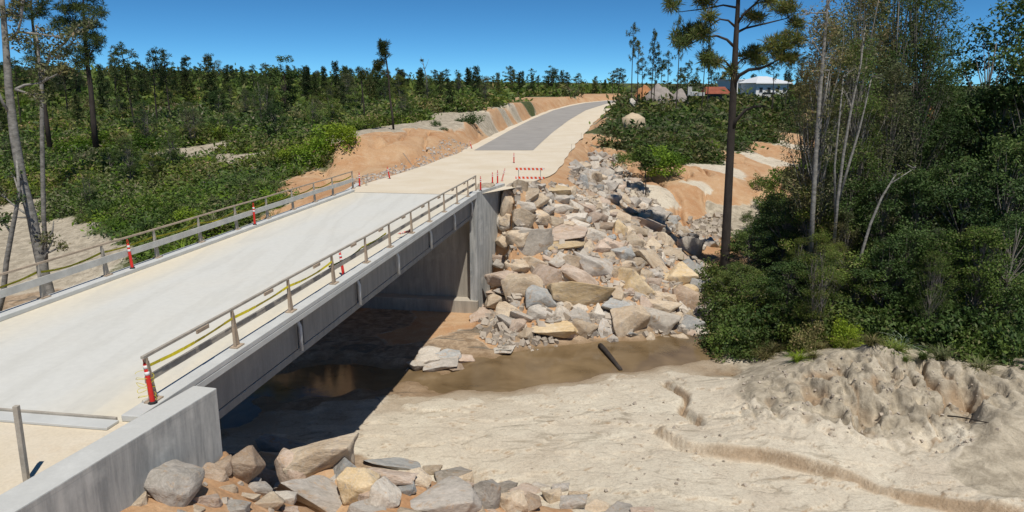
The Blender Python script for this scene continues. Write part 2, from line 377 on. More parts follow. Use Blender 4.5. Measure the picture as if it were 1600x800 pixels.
# cut and plateau, left
cy('o', (549,214,72),(577,219,71.5),(615,220,72.5),(650,213,78),(690,204,85),(746,190,100),(800,169,126),(860,158,160),(930,151,205),(975,146,235))
cy('o', (530,222,70),(555,267,66),(605,257,68),(643,250,70),(690,238,77),(727,222,89),(770,209,102),(825,187,139),(885,166,175))
cy('p', (540,208,80),(600,203,84),(650,198,90),(700,190,100),(740,182,112),(790,168,132),(825,161,140))
cy('o', (845,163,150),(870,158,168),(900,154,190),(930,150,215),(960,147,240),(845,172,137),(905,160,190),(945,153,225))
cy('g', (545,203,90),(620,190,101),(700,170,126),(760,164,140),(820,159,160),(870,150,215),(920,146,260))
cb('o', (36,-5.5,-.7),(40,-6,-.5),(45,-7.2,-.4),(50,-8,-.3),(38,-9,-1.9),(46,-10,-1.6),(34,-6,-2.4),(31,-6,-4.4))
cy('o', (455,292,60),(480,282,63),(500,275,65))
cb('m', (28,-6,-6.8),(22,-7,-7.9),(16,-7,-8.1),(10,-7,-7.8),(30,-10,-5.4),(26,-12,-6.8))
# left valley
cy('p', (130,392,56),(60,380,60),(0,372,63),(-60,372,64),(0,355,67),(60,360,65),(0,400,56),(130,410,52))
cy('g', (235,360,56),(190,352,59),(280,352,55),(330,338,54))
cy('g', (300,335,57),(380,325,55),(230,350,58),(400,300,60),(330,300,64),(200,318,66),(100,330,68),(-100,320,72),(440,272,68),(500,262,70),
   (0,290,80),(100,280,80),(200,265,80),(300,255,80),(380,262,74),(400,235,88),(480,228,80),(500,205,100),(300,215,100),(150,220,100),(0,230,100),
   (400,190,125),(200,185,130),(0,185,135),(550,180,130),(600,172,150),(300,152,160),(100,148,165),(500,152,175),(650,153,190),(750,149,220),
   (400,130,220),(200,126,230),(0,122,230),(600,136,250),(750,140,265),(850,142,270),(950,142,300))
cy('p', (345,245,84),(375,252,79),(320,238,90))
cw('m', (-30,30,-8),(-40,40,-7.6),(-30,44,-7.4),(-20,36,-8.4),(-50,30,-6.5),(-30,12,-7),(-60,60,-5),(-80,90,-1))
cw('g', (-90,140,4),(-140,200,8),(-100,30,0))
C_ = np.array([(a, b, c) for a, b, c, _ in CT]); CC = [k for *_, k in CT]
# merge near duplicates
def rbf_fit(X, f, sm=.05):
    n = len(X); d = np.linalg.norm(X[:, None]-X[None], axis=2)
    A = np.zeros((n+3, n+3)); A[:n, :n] = -d + 0; A[:n, :n] -= np.eye(n)*(-sm)
    Q = np.c_[np.ones(n), X]; A[:n, n:] = Q; A[n:, :n] = Q.T
    return np.linalg.solve(A, np.r_[f, 0, 0, 0])
RW = rbf_fit(C_[:, :2], C_[:, 2])
def rbf(x, y):
    sh = x.shape; x = x.ravel(); y = y.ravel(); out = np.empty(len(x)); n = len(C_)
    for i in range(0, len(x), 20000):
        xx, yy = x[i:i+20000], y[i:i+20000]
        d = np.hypot(xx[:, None]-C_[None, :, 0], yy[:, None]-C_[None, :, 1])
        out[i:i+20000] = -d@RW[:n] + RW[n] + RW[n+1]*xx + RW[n+2]*yy
    return out.reshape(sh)
KL = 'sogpm'
CM = np.array([[1.0 if k == c else 0 for k in KL] for c in CC])
def classes(x, y):
    x = x + 1.6*fbm(x, y, .25, 4) + .02*y*fbm(x, y, .08, 3); y = y + 1.6*fbm(x+40, y, .25, 4)
    sh = x.shape; x = x.ravel(); y = y.ravel(); out = np.empty((len(x), len(KL)))
    for i in range(0, len(x), 20000):
        d2 = (x[i:i+20000, None]-C_[None, :, 0])**2 + (y[i:i+20000, None]-C_[None, :, 1])**2
        w = 1/(d2+.05)**2.5; out[i:i+20000] = (w@CM)/w.sum(1)[:, None]
    return out.reshape(sh+(len(KL),))
# road edges beyond the bridge: (left, right, Y, z)
ROADZ = [(47.3,-.15),(110,-.15),(140,.45),(170,1.45),(200,2.55),(225,3.25),(250,3.8)]
def rz(Y): return float(np.interp(Y, [a for a, _ in ROADZ], [b for _, b in ROADZ]))
def road_pt(u, v):
    z = -.15
    for _ in range(30):
        q = P(u, v, z); z = .6*z+.4*rz(q.y)
    return P(u, v, z)
AL = [(741,235),(770,219),(800,202),(830,187),(865,172.5),(890,166),(915,161),(955,157)]
AR = [(833,235),(850,219),(866,205),(888,188.5),(915,172.5),(932,167),(948,162),(978,158)]
def resample(pts, n):
    pts = [Vector(p) for p in pts]; L = [0]
    for a, b in zip(pts, pts[1:]): L.append(L[-1]+(b-a).length)
    out = []
    for t in np.linspace(0, L[-1], n):
        i = min(max(np.searchsorted(L, t)-1, 0), len(pts)-2); k = (t-L[i])/(L[i+1]-L[i]+1e-9); out.append(pts[i].lerp(pts[i+1], k))
    return out
aL = resample([road_pt(*p) for p in AL], 40); aR = resample([road_pt(*p) for p in AR], 40)
# dirt road: wider ribbon from the deck end on
DLp = [tuple(B(BL, -4.42, -.15)), tuple(B(39, -4.9, -.15))] + [tuple(road_pt(*p)) for p in ((620,272),(680,252),(718,238),(752,220),(788,202),(822,187),(857,172.5),(884,165.5),(908,160.5),(950,156.5))]
DRp = [tuple(B(BL, 4.42, -.15)), tuple(B(39, 6.9, -.15))] + [tuple(road_pt(*p)) for p in ((858,275),(878,256),(890,238),(905,219),(918,204),(930,190),(948,174),(962,168),(975,163.5),(1000,158.5))]
dL = resample(DLp, 60); dR = resample(DRp, 60)
RC = np.array([tuple((a+b)/2) for a, b in zip(dL, dR)]); RH = np.array([(a-b).length/2 for a, b in zip(dL, dR)])
def road_dist(x, y):
    sh = x.shape; x = x.ravel(); y = y.ravel(); best = np.full(len(x), 1e9); bz = np.zeros(len(x))
    for i in range(len(RC)-1):
        a, b = RC[i], RC[i+1]; ab = b[:2]-a[:2]; t = np.clip(((x-a[0])*ab[0]+(y-a[1])*ab[1])/(ab@ab), 0, 1)
        d = np.hypot(x-a[0]-t*ab[0], y-a[1]-t*ab[1]) - (RH[i]*(1-t)+RH[i+1]*t)
        m = d < best; best = np.where(m, d, best); bz = np.where(m, a[2]*(1-t)+b[2]*t, bz)
    return best.reshape(sh), bz.reshape(sh)
LEDGE = [tuple(P(u, v, z)) for u, v, z in ((1018,668,-7.9),(1030,685,-8),(1062,702,-8),(1130,716,-8),(1190,724,-8),(1250,737,-8),(1350,762,-8),(1450,788,-8),(1577,822,-8),(1800,880,-8))]
CRACK = [tuple(P(u, v, z)) for u, v, z in ((1030,590,-8.2),(1050,605,-8.2),(1072,622,-8.1),(1065,640,-8),(1080,655,-8),(1105,668,-7.9))]
def poly_sd(x, y, pl):
    best = np.full(x.shape, 1e9); sg = np.zeros(x.shape); tt = np.zeros(x.shape); n = len(pl)-1
    for i in range(n):
        a, b = pl[i], pl[i+1]; abx, aby = b[0]-a[0], b[1]-a[1]
        t = np.clip(((x-a[0])*abx+(y-a[1])*aby)/(abx*abx+aby*aby), 0, 1)
        d = np.hypot(x-a[0]-t*abx, y-a[1]-t*aby); m = d < best
        best = np.where(m, d, best); sg = np.where(m, np.sign(abx*(y-a[1])-aby*(x-a[0])), sg); tt = np.where(m, (i+t)/n, tt)
    return best*sg, tt
# near wing wall footprint (from the sight lines to its top corners)
WT = .12
wA, wB, wC, wD_ = P(303,602,WT), P(339,606,WT), P(22,800,WT), P(-49,800,WT)
wdir = ((wC-wB)+(wD_-wA)).normalized(); wn = Vector((wdir.y, -wdir.x, 0))
if wn.dot(BR) < 0: wn = -wn
EDGE = {}
def height(x, y, detail=True):
    z = rbf(x, y)
    cl = classes(x, y)
    s, o, g, p, m = [cl[..., i] for i in range(5)]
    r = np.hypot(x, y)
    far = sstep(r, 350, 900); z = z*(1-far) + 6.0*far
    if detail:
        near_ = 1-sstep(r, 90, 160)
        rough = np.clip(p*1.0+o*.5+g*.5+m*.5+s*.16, 0, 1)
        # mound gets strong erosion
        mx = np.exp(-(((x-17.5)/6.5)**2+((y-31)/3.6)**2)**2)
        z = z + near_*rough*(.22*fbm(x, y, .5, 4)) + near_*.05*fbm(x, y, 1.7, 3)*(1-.5*s)
        rid = 1-np.abs(fbm(x+.5*fbm(x, y, .9, 2), y*.45, .85, 3)*2.4); rid = np.clip(rid, 0, 1)**3
        rc_ = np.abs(fbm(x+.5*fbm(x, y, .9, 2), y*.5, .8, 4)); z = z + mx*(.42-1.9*np.clip(rc_, 0, .5)) + mx*.25*fbm(x, y, .9, 3) + mx*.12*fbm(x, y, 3.1, 3)
        g2 = np.clip(1-np.abs(vnoise(x*1.15+1.3*fbm(x, y, .5, 2), y*.28))*5.5, 0, 1)**1.5*mx*sstep(vnoise(x*.6, y*.9+4), -.25, .2); z = z - .6*g2
        pit = np.clip(fbm(x+31, y*.6-7, 1.1, 3)-.20, 0, 1); z = z - mx*pit*.9
        k_ = (z+.35*fbm(x, y, .6, 2))/.42; fr_ = k_-np.floor(k_); z = z + mx*.42*.5*(sstep(fr_, .62, .95)-fr_)
        z = z + mx*.05*fbm(x, y, 6.5, 2)
        # gullies in the clay faces
        gz = 1-np.abs(vnoise(x*.55+.8*fbm(x, y, .3, 2), y*.05)*2.4); gz = np.clip(gz, 0, 1)**6
        z = z - .9*gz*o*sstep(y, 60, 66)*(1-sstep(y, 120, 150))
        sd, t = poly_sd(x+.5*fbm(x, y, .35, 2), y+.55*fbm(x+9, y, .3, 2)+.05*fbm(x, y+5, 1.1, 2), LEDGE); ef = np.exp(-((sd+.02)/.15)**2)*sstep(t, 0, .03)*(.7+.5*fbm(x, y, .6, 2))
        wv = sstep(t, 0, .05)
        z = z + wv*np.where(sd > 0, .0, 0) + wv*np.clip(.46+.5*fbm(x, y, .28, 2), .12, .8)*sstep(sd, -.16, .16)*np.exp(-np.clip(sd, 0, 99)/3.2) - wv*.2*np.exp(-np.abs(np.clip(sd, -99, 0))/.8)*(sd < 0)
        sd, t = poly_sd(x+.15*fbm(x, y, 1.2, 3), y+.3*fbm(x+9, y, .8, 4), CRACK)
        z = z - .0 + .25*sstep(sd, -.05, .1)*np.exp(-np.clip(sd, 0, 99)/1.2)*sstep(t, 0, .1)*(1-sstep(t, .9, 1)) - .4*np.exp(-(sd/.16)**2)*sstep(t, 0, .1)*(1-sstep(t, .9, 1)); ef = np.maximum(ef, np.exp(-(sd/.2)**2)*sstep(t, 0, .1)*(1-sstep(t, .9, 1))*(fbm(x, y, .9, 2) > -.15)); ef = np.maximum(ef, np.clip(mx*(pit*3+sstep(rc_, .22, .4)*.5)+g2*1.3, 0, 1)*.75); EDGE['v'] = ef
    if detail:
        cn = fbm(x+.6*fbm(x, y, .6, 2), y*1.7, .30, 5); sm = s*(z > WZ+.12)*(z < -6)
        z = z + .10*sm*sstep(cn, .12, .15) + .07*sm*sstep(-cn, .2, .23); EDGE['v'] = np.maximum(EDGE['v'], sm*.75*np.exp(-((cn-.13)/.012)**2)+sm*.6*np.exp(-((-cn-.212)/.010)**2))  # dark shading along the crust steps goes into the edge mask
    # under the road ribbon
    d, bz = road_dist(x, y); w = sstep(d, -.3, 2.2); marg = np.where(y > 100, .16, .07)
    z = np.where(d < 9, (bz-marg)*(1-w)+z*w, z)
    # near approach platform behind the wall
    dx, dy = x-B0.x, y-B0.y; S = dx*BD.x+dy*BD.y; Lt = dx*BR.x+dy*BR.y
    side = (x-wA.x)*wn.x+(y-wA.y)*wn.y
    ins = (S < .4) & (side < .28)
    z = np.where(ins & (Lt > -7.5), -.45, z)
    # keep below the deck
    z = np.where((S > .4) & (S < BL+1.2) & (Lt < 5.0) & (Lt > -5.4), np.minimum(z, -3.2-4.9*sstep(S, .4, 5)), z)
    # foot of the far wing wall
    q1, q2 = P(743.6, 300.7, .06), P(789, 286.3, .06); e = (q2-q1); Lw = e.length; e = e/Lw
    t = ((x-q1.x)*e.x+(y-q1.y)*e.y)/Lw; fr = -( -(x-q1.x)*e.y+(y-q1.y)*e.x )
    m_ = (t > -.8) & (t < 1.02) & (fr > -.35) & (fr < 2.6)
    z = np.where(m_, np.minimum(z, -7.9+7.3*sstep(t, .3, 1.02)+5*sstep(fr, .5, 2.4)*sstep(t, -.1, .3)), z)
    return z, cl
def hz(x, y):
    z, _ = height(np.array([float(x)]), np.array([float(y)])); return float(z[0])
def hzs(xy):
    xy = np.asarray(xy, float); z, c = height(xy[:, 0], xy[:, 1]); return z, c
def hit(u, v, near=9, farr=260):        # where a sight line meets the terrain
    d = ray(u, v); ts = np.geomspace(near, farr, 420)/d[1]
    X, Y, Z = d[0]*ts, d[1]*ts, CZ+d[2]*ts; h, _ = height(X, Y, False)
    k = np.argmax(Z < h)
    if not (Z < h).any(): k = len(ts)-1
    return Vector((X[k], Y[k], h[k]))

def axis(segs):
    out = []
    for a, b, st in segs:
        n = max(1, int(round((b-a)/st))); out += list(np.linspace(a, b, n, endpoint=False))
    out.append(segs[-1][1]); return np.array(out)
def geo(a, b, st, k=1.25):
    o = [a]; 
    while abs(o[-1]-a) < abs(b-a): o.append(o[-1]+math.copysign(st, b-a)); st *= k
    return o[1:]
xa = axis([(-75,-25,.8),(-25,-12,.35),(-12,8,.15),(8,28,.075),(28,34,.15),(34,60,.6),(60,100,1.5)])
xs = np.array(sorted(set(geo(-75, -5000, 3)) | set(xa) | set(geo(100, 5000, 3))))
ya = axis([(-10,8,1),(8,20,.16),(20,23,.12),(23,33,.07),(33,38,.12),(38,42,.16),(42,62,.3),(62,110,.5),(110,250,1.5)])
ys = np.array(sorted(set(geo(-10, -600, 3)) | set(ya) | set(geo(250, 6000, 4))))
GX, GY = np.meshgrid(xs, ys); GZ, GC = height(GX, GY)
nx, ny = len(xs), len(ys)
EF = EDGE['v']
me = bpy.data.meshes.new('ground'); V = np.stack([GX, GY, GZ], -1).reshape(-1, 3).astype(np.float32)
idx = np.arange(nx*ny).reshape(ny, nx); F = np.stack([idx[:-1,:-1], idx[:-1,1:], idx[1:,1:], idx[1:,:-1]], -1).reshape(-1, 4)
me.vertices.add(len(V)); me.vertices.foreach_set('co', V.reshape(-1))
me.loops.add(F.size); me.loops.foreach_set('vertex_index', F.reshape(-1).astype(np.int32))
me.polygons.add(len(F)); me.polygons.foreach_set('loop_start', np.arange(0, F.size, 4, dtype=np.int32))
me.update(); me.validate(); me.polygons.foreach_set('use_smooth', [True]*len(F))
for i, k in enumerate(('sand', 'clay', 'green', 'pale', 'mud')):
    at = me.attributes.new(k, 'FLOAT', 'POINT'); at.data.foreach_set('value', GC[..., i].reshape(-1).astype(np.float32))

at = me.attributes.new('edge', 'FLOAT', 'POINT'); at.data.foreach_set('value', EF.reshape(-1).astype(np.float32))
def ground_mat():
    m = NT('ground_soil'); co = m.pos('world'); st = m.pos('world', (1, 2.6, 1))
    at = lambda k: (lambda n: (setattr(n, 'attribute_name', k), n.outputs['Fac'])[1])(m.nd('ShaderNodeAttribute'))
    n1 = m.noise(co, .35, 7, .62, .4); n2 = m.noise(co, 1.6, 8, .68, .5); n3 = m.noise(co, 9, 7, .72); n4 = m.noise(st, .32, 9, .66, 1.6)
    sand = m.mix(m.ramp(n1, [(.35, 0.0), (.65, 1.0)]), (.60,.52,.405), (.70,.63,.50))
    sand = m.mix(m.ramp(n4, [(.575, 0.0), (.60, .35), (.68, .7)]), sand, (.30,.25,.18))
    sand = m.mix(m.ramp(n2, [(.60, 0.0), (.72, .5)]), sand, (.52,.37,.23))
    n5 = m.noise(co, .55, 9, .75, 2.2); sand = m.mix(m.ramp(n5, [(.485, 0.0), (.50, .55), (.515, 0.0)]), sand, (.38,.30,.21))
    sand = m.mix(m.ramp(m.noise(co, 3.2, 4, .6), [(.66, 0.0), (.70, .7)]), sand, (.30,.25,.19))
    clay = m.mix(m.ramp(n1, [(.35, 0.0), (.65, 1.0)]), (.47,.255,.125), (.57,.38,.22))
    clay = m.mix(m.ramp(n2, [(.5, 0.0), (.7, .5)]), clay, (.62,.47,.32))
    green = m.mix(m.ramp(n2, [(.4, 0.0), (.62, 1.0)]), (.045,.075,.02), (.12,.12,.05))
    green = m.mix(m.ramp(n1, [(.62, 0.0), (.75, .7)]), green, (.22,.17,.11))
    pale = m.mix(m.ramp(n2, [(.40, 0.0), (.64, 1.0)]), (.34,.29,.215), (.56,.49,.375))
    pale = m.mix(m.ramp(n4, [(.58, 0.0), (.68, .6)]), pale, (.20,.175,.135))
    mud = m.mix(m.ramp(n2, [(.38, 0.0), (.62, 1.0)]), (.26,.18,.11), (.50,.375,.255))
    mud = m.mix(m.ramp(n4, [(.54, 0.0), (.6, .7)]), mud, (.12,.11,.09))
    # sharpen the masks with noise
    def sharp(k):
        a = m.nd('ShaderNodeMath', operation='ADD'); m.L(at(k), a.inputs[0]); b = m.nd('ShaderNodeMath', operation='MULTIPLY_ADD')
        m.L(n2, b.inputs[0]); b.inputs[1].default_value = .9; b.inputs[2].default_value = -.45; m.L(b.outputs[0], a.inputs[1])
        return m.ramp(a.outputs[0], [(.36, 0.0), (.62, 1.0)])
    col = sand
    for k, c in (('mud', mud), ('clay', clay), ('pale', pale), ('green', green)): col = m.mix(sharp(k), col, c)
    col = m.mix(m.ramp(at('edge'), [(.15, 0.0), (.7, .7)]), col, (.36,.24,.14))  # moist clay of the ledge face, plus shade painted into crevices and crust steps
    # damp darker band just above the waterline
    z = m.nd('ShaderNodeSeparateXYZ'); m.L(m.nd('ShaderNodeNewGeometry').outputs['Position'], z.inputs[0])
    zz = m.nd('ShaderNodeMapRange'); m.L(z.outputs[2], zz.inputs[0]); zz.inputs[1].default_value = -8.6; zz.inputs[2].default_value = -8.36
    col = m.mix(m.ramp(zz.outputs[0], [(.1, .75), (1, 0.0)]), col, (.27,.18,.10))
    col = m.mix(.6, col, m.ramp(n3, [(.3, .62), (.6, 1.0)]), 'MULTIPLY')
    n = m.bump(n3, .5, .05); n = m.bump(n2, .6, .22, n)
    return m.out(col, n, .95)
M['ground'] = ground_mat()
g = link('ground', me, None, M['ground']); tag(g, kind='structure')

# water
def water_mat():
    m = NT('river_water'); co = m.pos('world', (1, 1.6, 1)); n = m.noise(co, 1.2, 3, .5); n2 = m.noise(m.pos('world'), .35, 4, .55, .5)
    m.b.inputs['IOR'].default_value = 1.33; m.b.inputs['Specular IOR Level'].default_value = .5
    # shallow silty water: brown body, glossy top
    col = m.mix(m.ramp(n2, [(.35, 0.0), (.65, 1.0)]), (.15,.10,.05), (.28,.195,.105))
    m.out(col, m.bump(m.noise(m.pos('world'), 5, 4, .6), .10, .03, m.bump(n, .10, .06)), .09)
    m.b.inputs['Alpha'].default_value = .86
    return m.m
M['water'] = water_mat()
w = MB(); w.add([(-70,24,WZ),(40,24,WZ),(40,62,WZ),(-70,62,WZ)], [(0,1,2,3)]); tag(w.build('river_water', M['water']), kind='structure')

# ------------------------------------------------------------------ roads
def ribbon(name, Ls, Rs, mat, dz=0, nc=8, edge=.0):
    mb = MB(); n = len(Ls); vs = []
    for i in range(n):
        for k in range(nc+1):
            t = k/nc; q = Ls[i].lerp(Rs[i], t)
            j = 0
            if k in (0, nc) and edge: j = edge*mnoise.noise(Vector((i*.13, k, 3.3)))*(1 if k else -1)
            q = q + (Rs[i]-Ls[i]).normalized()*j; vs.append((q.x, q.y, q.z+dz))
    fs = [(i*(nc+1)+k, i*(nc+1)+k+1, (i+1)*(nc+1)+k+1, (i+1)*(nc+1)+k) for i in range(n-1) for k in range(nc)]
    mb.add(vs, fs); o = mb.build(name, mat); return tag(o, kind='structure')
def dirt_mat():
    m = NT('compacted_sand_road'); co = m.pos('world'); n1 = m.noise(co, .3, 6, .6, .3); n2 = m.noise(co, 1.5, 8, .7); n3 = m.noise(co, 14, 6, .7)
    y = m.nd('ShaderNodeSeparateXYZ'); m.L(co, y.inputs[0])
    c = m.mix(m.ramp(n1, [(.35, 0.0), (.65, 1.0)]), (.66,.565,.42), (.72,.64,.51))
    c = m.mix(m.ramp(n2, [(.55, 0.0), (.75, .5)]), c, (.58,.44,.29))
    c = m.mix(.5, c, m.ramp(n3, [(.3, .75), (.6, 1.0)]), 'MULTIPLY')
    return m.out(c, m.bump(n3, .35, .03), .95)
M['dirt'] = dirt_mat()
dL3 = resample([p for p in dL], 220); dR3 = resample([p for p in dR], 220)
ribbon('dirt_road', dL3, dR3, M['dirt'], 0.004, 12, .35)
ribbon('asphalt_road', aL, aR, M['asphalt'], .03, 4)
# near approach sheet, behind the wing wall
mb = MB(); q = [B(-26,-9,-.155), B(-26,4.6,-.155), B(-.02,4.38,-.155), B(-.02,-9,-.155)]
q[1] = wC+wdir*12 + Vector((0,0,-.155-WT)); q[2] = Vector((wA.x, wA.y, -.155)) + wdir*1.2 + wn*.05
mb.add(q, [(0,1,2,3)]); tag(mb.build('approach_road', M['dirt']), kind='structure')

# ------------------------------------------------------------------ bridge
RKI, RKO = 4.42-.31, 4.42+.11          # right kerb inner / outer
LKO, LKI = -4.42, -3.95
br = empty('road_bridge', B(BL/2, 0, 0), 0, 'long concrete road bridge with timber railings spanning the brown stream', 'bridge')
Minv = Matrix.Translation(-br.location)
def bpart(mb, name, mat, parent=br, bevel=0, smooth=False):
    o = mb.build(name, mat, parent, bevel, smooth)
    off = Vector((0,0,0)); p = parent
    while p: off = off + p.location; p = p.parent
    o.data.transform(Matrix.Translation(-off)); return o
mb = MB(); mb.bbox(0, BL, LKO+.01, RKO-.165, -.42, -.15); bpart(mb, 'deck', M['deck'])
mb = MB(); mb.bbox(.0, BL, RKI, RKO, -.149, 0); 
mb.bbox(0, BL, RKO-.16, RKO, -.33, -.151); bpart(mb, 'kerb', M['kerb'], br, .02)
mb = MB(); mb.bbox(-.0, BL+.3, LKO, LKI, -.149, 0); bpart(mb, 'kerb', M['kerb'], br, .02)
# girders: web, flange; the outer one has slots beside the drains
dsx = [(470,3.0),(562,0),(623,0),(674,0),(711,0),(738,0)]
def s_at(u, l, z):                       # chainage where the line l,z crosses image column u
    lo, hi = 0.0, BL
    for _ in range(40):
        mid = (lo+hi)/2; q = B(mid, l, z)
        if proj(q.x, q.y, q.z)[0] < u: lo = mid
        else: hi = mid
    return lo
drains = [s_at(u, 4.34, -1.0) for u, _ in dsx]
GB = -1.69
for gl in (3.97, 1.4, -1.4, -3.9):
    mb = MB(); outer = gl > 3.9
    if not outer: mb.bbox(.3, BL-.3, gl-.25, gl+.15, GB, -.421)
    else:
        cuts = [.3] + [c for d in drains[:1]+drains[1:2]+drains[3:4] for c in (d+.15, d+.6)] + [BL-.3]
        mb.bbox(.3, BL-.3, gl-.55, gl-.25, GB+.24, -.421)
        for i in range(0, len(cuts), 2): mb.bbox(cuts[i], cuts[i+1], gl-.249, gl+.195, GB+.26, -.422)
        mb.bbox(.3, BL-.3, gl-.55, gl+.2, GB, GB+.239)
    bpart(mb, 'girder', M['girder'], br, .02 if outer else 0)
for d in (4, 12, 21, 29):
    mb = MB(); mb.bbox(d, d+.25, -3.7, 3.85, -1.35, -.422); bpart(mb, 'diaphragm', M['girder'])
for d in drains:
    mb = MB(); mb.tube([B(d-.0, RKO-.35, -.44), B(d, RKO-.27, -.47), B(d+.02, RKO-.2, -.66), B(d+.02, RKO-.2, -1.45)], .062, 10); bpart(mb, 'drain_pipe', M['steel'], br, 0, True)
# transverse end board of the deck
mb = MB(); mb.bbox(-.42, -.05, -8.5, RKI-.02, -.15, -.09); o = mb.build('joint_board', M['kerb'], None, .01)
tag(o, 'long pale concrete strip lying across the near end of the bridge deck', 'strip')
mb = MB(); mb.bbox(-.045, .02, -8.5, RKI-.1, -.148, -.055); o = mb.build('timber_edging', M['greywood'], None, .005)
tag(o, 'thin grey timber edging lying behind the pale strip across the deck end', 'timber')

mb = MB(); mb.bbox(BL-.06, BL+.05, -3.9, RKI-.02, -.149, -.137); o = mb.build('expansion_joint', M['greywood']); tag(o, 'thin dark joint line across the far end of the bridge deck', 'joint')
# near abutment (hidden mostly) and its wing wall
mb = MB(); mb.bbox(.05, .9, -4.4, 4.3, -8.5, -1.62); mb.bbox(-.4, .28, -4.4, 4.3, -3, -.43)
o = mb.build('near_abutment', M['abut']); o.name = 'bridge_abutment'; tag(o, 'near concrete bridge abutment under the deck end by the grey wing wall', 'abutment')
def prism(poly, z0, z1):
    n = len(poly); mb = MB(); mb.add([(p[0], p[1], z0) for p in poly] + [(p[0], p[1], z1) for p in poly],
        [tuple(range(n))[::-1], tuple(range(n, 2*n))] + [(i, (i+1) % n, n+(i+1) % n, n+i) for i in range(n)]); return mb
wE = wB + wdir*14; wF = wA + wdir*14
dd = (wB-wC).normalized()
poly = [wA, wB, wC + (wC-wB).normalized()*6, wD_ + (wD_-wA).normalized()*6]
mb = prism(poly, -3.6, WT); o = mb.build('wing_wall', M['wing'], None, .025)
tag(o, 'streaky grey concrete wing wall in the foreground beside the near bridge end', 'wall')
# far abutment
fs = BL+.55
ab = empty('bridge_abutment', B(fs, 0, -8.6), 0, 'far concrete bridge abutment standing beside the boulder slope', 'abutment')
mb = MB(); mb.bbox(fs, fs+1.0, -4.9, 4.42, -9.2, -1.62); mb.bbox(fs+.35, fs+1.0, -4.9, 4.42, -1.62, -.3); bpart(mb, 'front_wall', M['abut'], ab)
mb = MB(); mb.bbox(fs-.9, fs+.4, -5.1, 4.55, -9.2, -7.25); bpart(mb, 'footing', M['abut'], ab, .03)
for l in (3.95, 1.25, -1.55, -4.0):
    mb = MB(); mb.bbox(fs+.01, fs+.33, l-.2, l+.25, -1.62, GB-.0); 
f1 = P(743.6, 300.7, .06); f2 = P(789, 286.3, .06); fd = (f2-f1).normalized(); fn = Vector((fd.y, -fd.x, 0))
if fn.y > 0: fn = -fn
poly = [f1, f2, f2-fn*.5, f1-fn*.5]
mb = prism(poly, -9, .06); bpart(mb, 'wing_wall', M['wing'], ab, .03)
poly = [B(fs+.3,-4.9), B(fs+.3,-4.5), B(fs+4.3,-5.2), B(fs+4.3,-5.6)]
mb = prism(poly, -5, -.16); bpart(mb, 'wing_wall', M['wing'], ab, .03)

# ------------------------------------------------------------------ railings
def railing(name, label, bases, side, hgt):
    r = empty(name, B(bases[0][0], bases[0][1], 0), 0, label, 'railing')
    inn = -1 if side == 'R' else 1
    for i, (s, l) in enumerate(bases):
        mb = MB(); j = random.uniform(-.02, .02)
        mb.beam(B(s, l, .045), B(s+j, l, hgt-.05), .075, .045)
        # brace that widens the foot
        mb.beam(B(s+.19, l+.0, .045), B(s+.04, l, hgt-.14), .04, .04)
        mb.add([B(s, l-.012, .05), B(s+.18, l-.012, .05), B(s+.04, l-.012, hgt-.25), B(s, l-.012, hgt-.25),
                B(s, l+.012, .05), B(s+.18, l+.012, .05), B(s+.04, l+.012, hgt-.25), B(s, l+.012, hgt-.25)],
               [(0,1,2,3),(7,6,5,4),(0,4,5,1),(1,5,6,2),(2,6,7,3),(3,7,4,0)])
        p = bpart(mb, 'post', M['wood'] if side == 'R' else M['greywood'], r)
        mb = MB(); mb.bbox(s-.09, s+.28, l-.11, l+.11, .001, .035); bpart(mb, 'base_plate', M['wood'], p)
    ss = [b[0] for b in bases]; l = bases[0][1]
    mb = MB(); q = [B(s, l+random.uniform(-.015,.015), hgt-.02+random.uniform(-.012,.012)) for s in ss]
    q[0] = q[0]-BD*.12; q[-1] = q[-1]+BD*.1
    for a, b in zip(q, q[1:]): mb.beam(a, b, .075, .06)
    bpart(mb, 'top_rail', M['greywood'] if side == 'R' else M['wood'], r)
    mb = MB()
    if side == 'R':
        q = [B(s, l-.07, .50+random.uniform(-.012,.012)) for s in ss]
        for a, b in zip(q, q[1:]): mb.beam(a, b, .045, .15)
        bpart(mb, 'mid_rail', M['greywood'], r)
        for i in range(len(ss)-1):
            m_ = ss[i]*.42+ss[i+1]*.58; mb = MB(); mb.beam(B(m_-.25, l+.07, hgt-.07), B(m_+.25, l+.07, hgt-.07), .04, .09)
            bpart(mb, 'splice_block', M['wood'], r)
    else:
        q = [B(s, l+.08, .60+random.uniform(-.012,.012)) for s in ss]
        for a, b in zip(q, q[1:]): mb.beam(a, b, .045, .24)
        bpart(mb, 'mid_rail', M['palewood'], r)
    return r
rp = [(365,542),(453,487),(516,443),(567,410),(605,386),(637,364),(665,346),(690,331),(709,318),(727,307),(741,299)]
def bs(u, v):
    q = P(u, v, .02)-B0; return q.dot(BD), q.dot(BR)
RLb = [(bs(247, 628)[0], 4.33)] + [(bs(u, v)[0], 4.33) for u, v in rp]
print('right posts', [round(a[0], 2) for a in RLb])
railing('timber_railing', 'weathered timber railing along the right kerb of the bridge, nearest the camera', RLb, 'R', 1.07)
lp = [(150,430),(232,402),(301,378),(358,358),(405,341),(446,327),(481,315),(511,305),(541,294)]
LLb = [(bs(u, v)[0], -4.25) for u, v in lp]
st = LLb[1][0]-LLb[0][0]
LLb = [(LLb[0][0]-st*k, -4.25) for k in (3, 2, 1)] + LLb
print('left posts', [round(a[0], 2) for a in LLb])
railing('timber_railing', 'timber railing with broad pale middle board along the far left kerb of the bridge', LLb, 'L', 1.17)
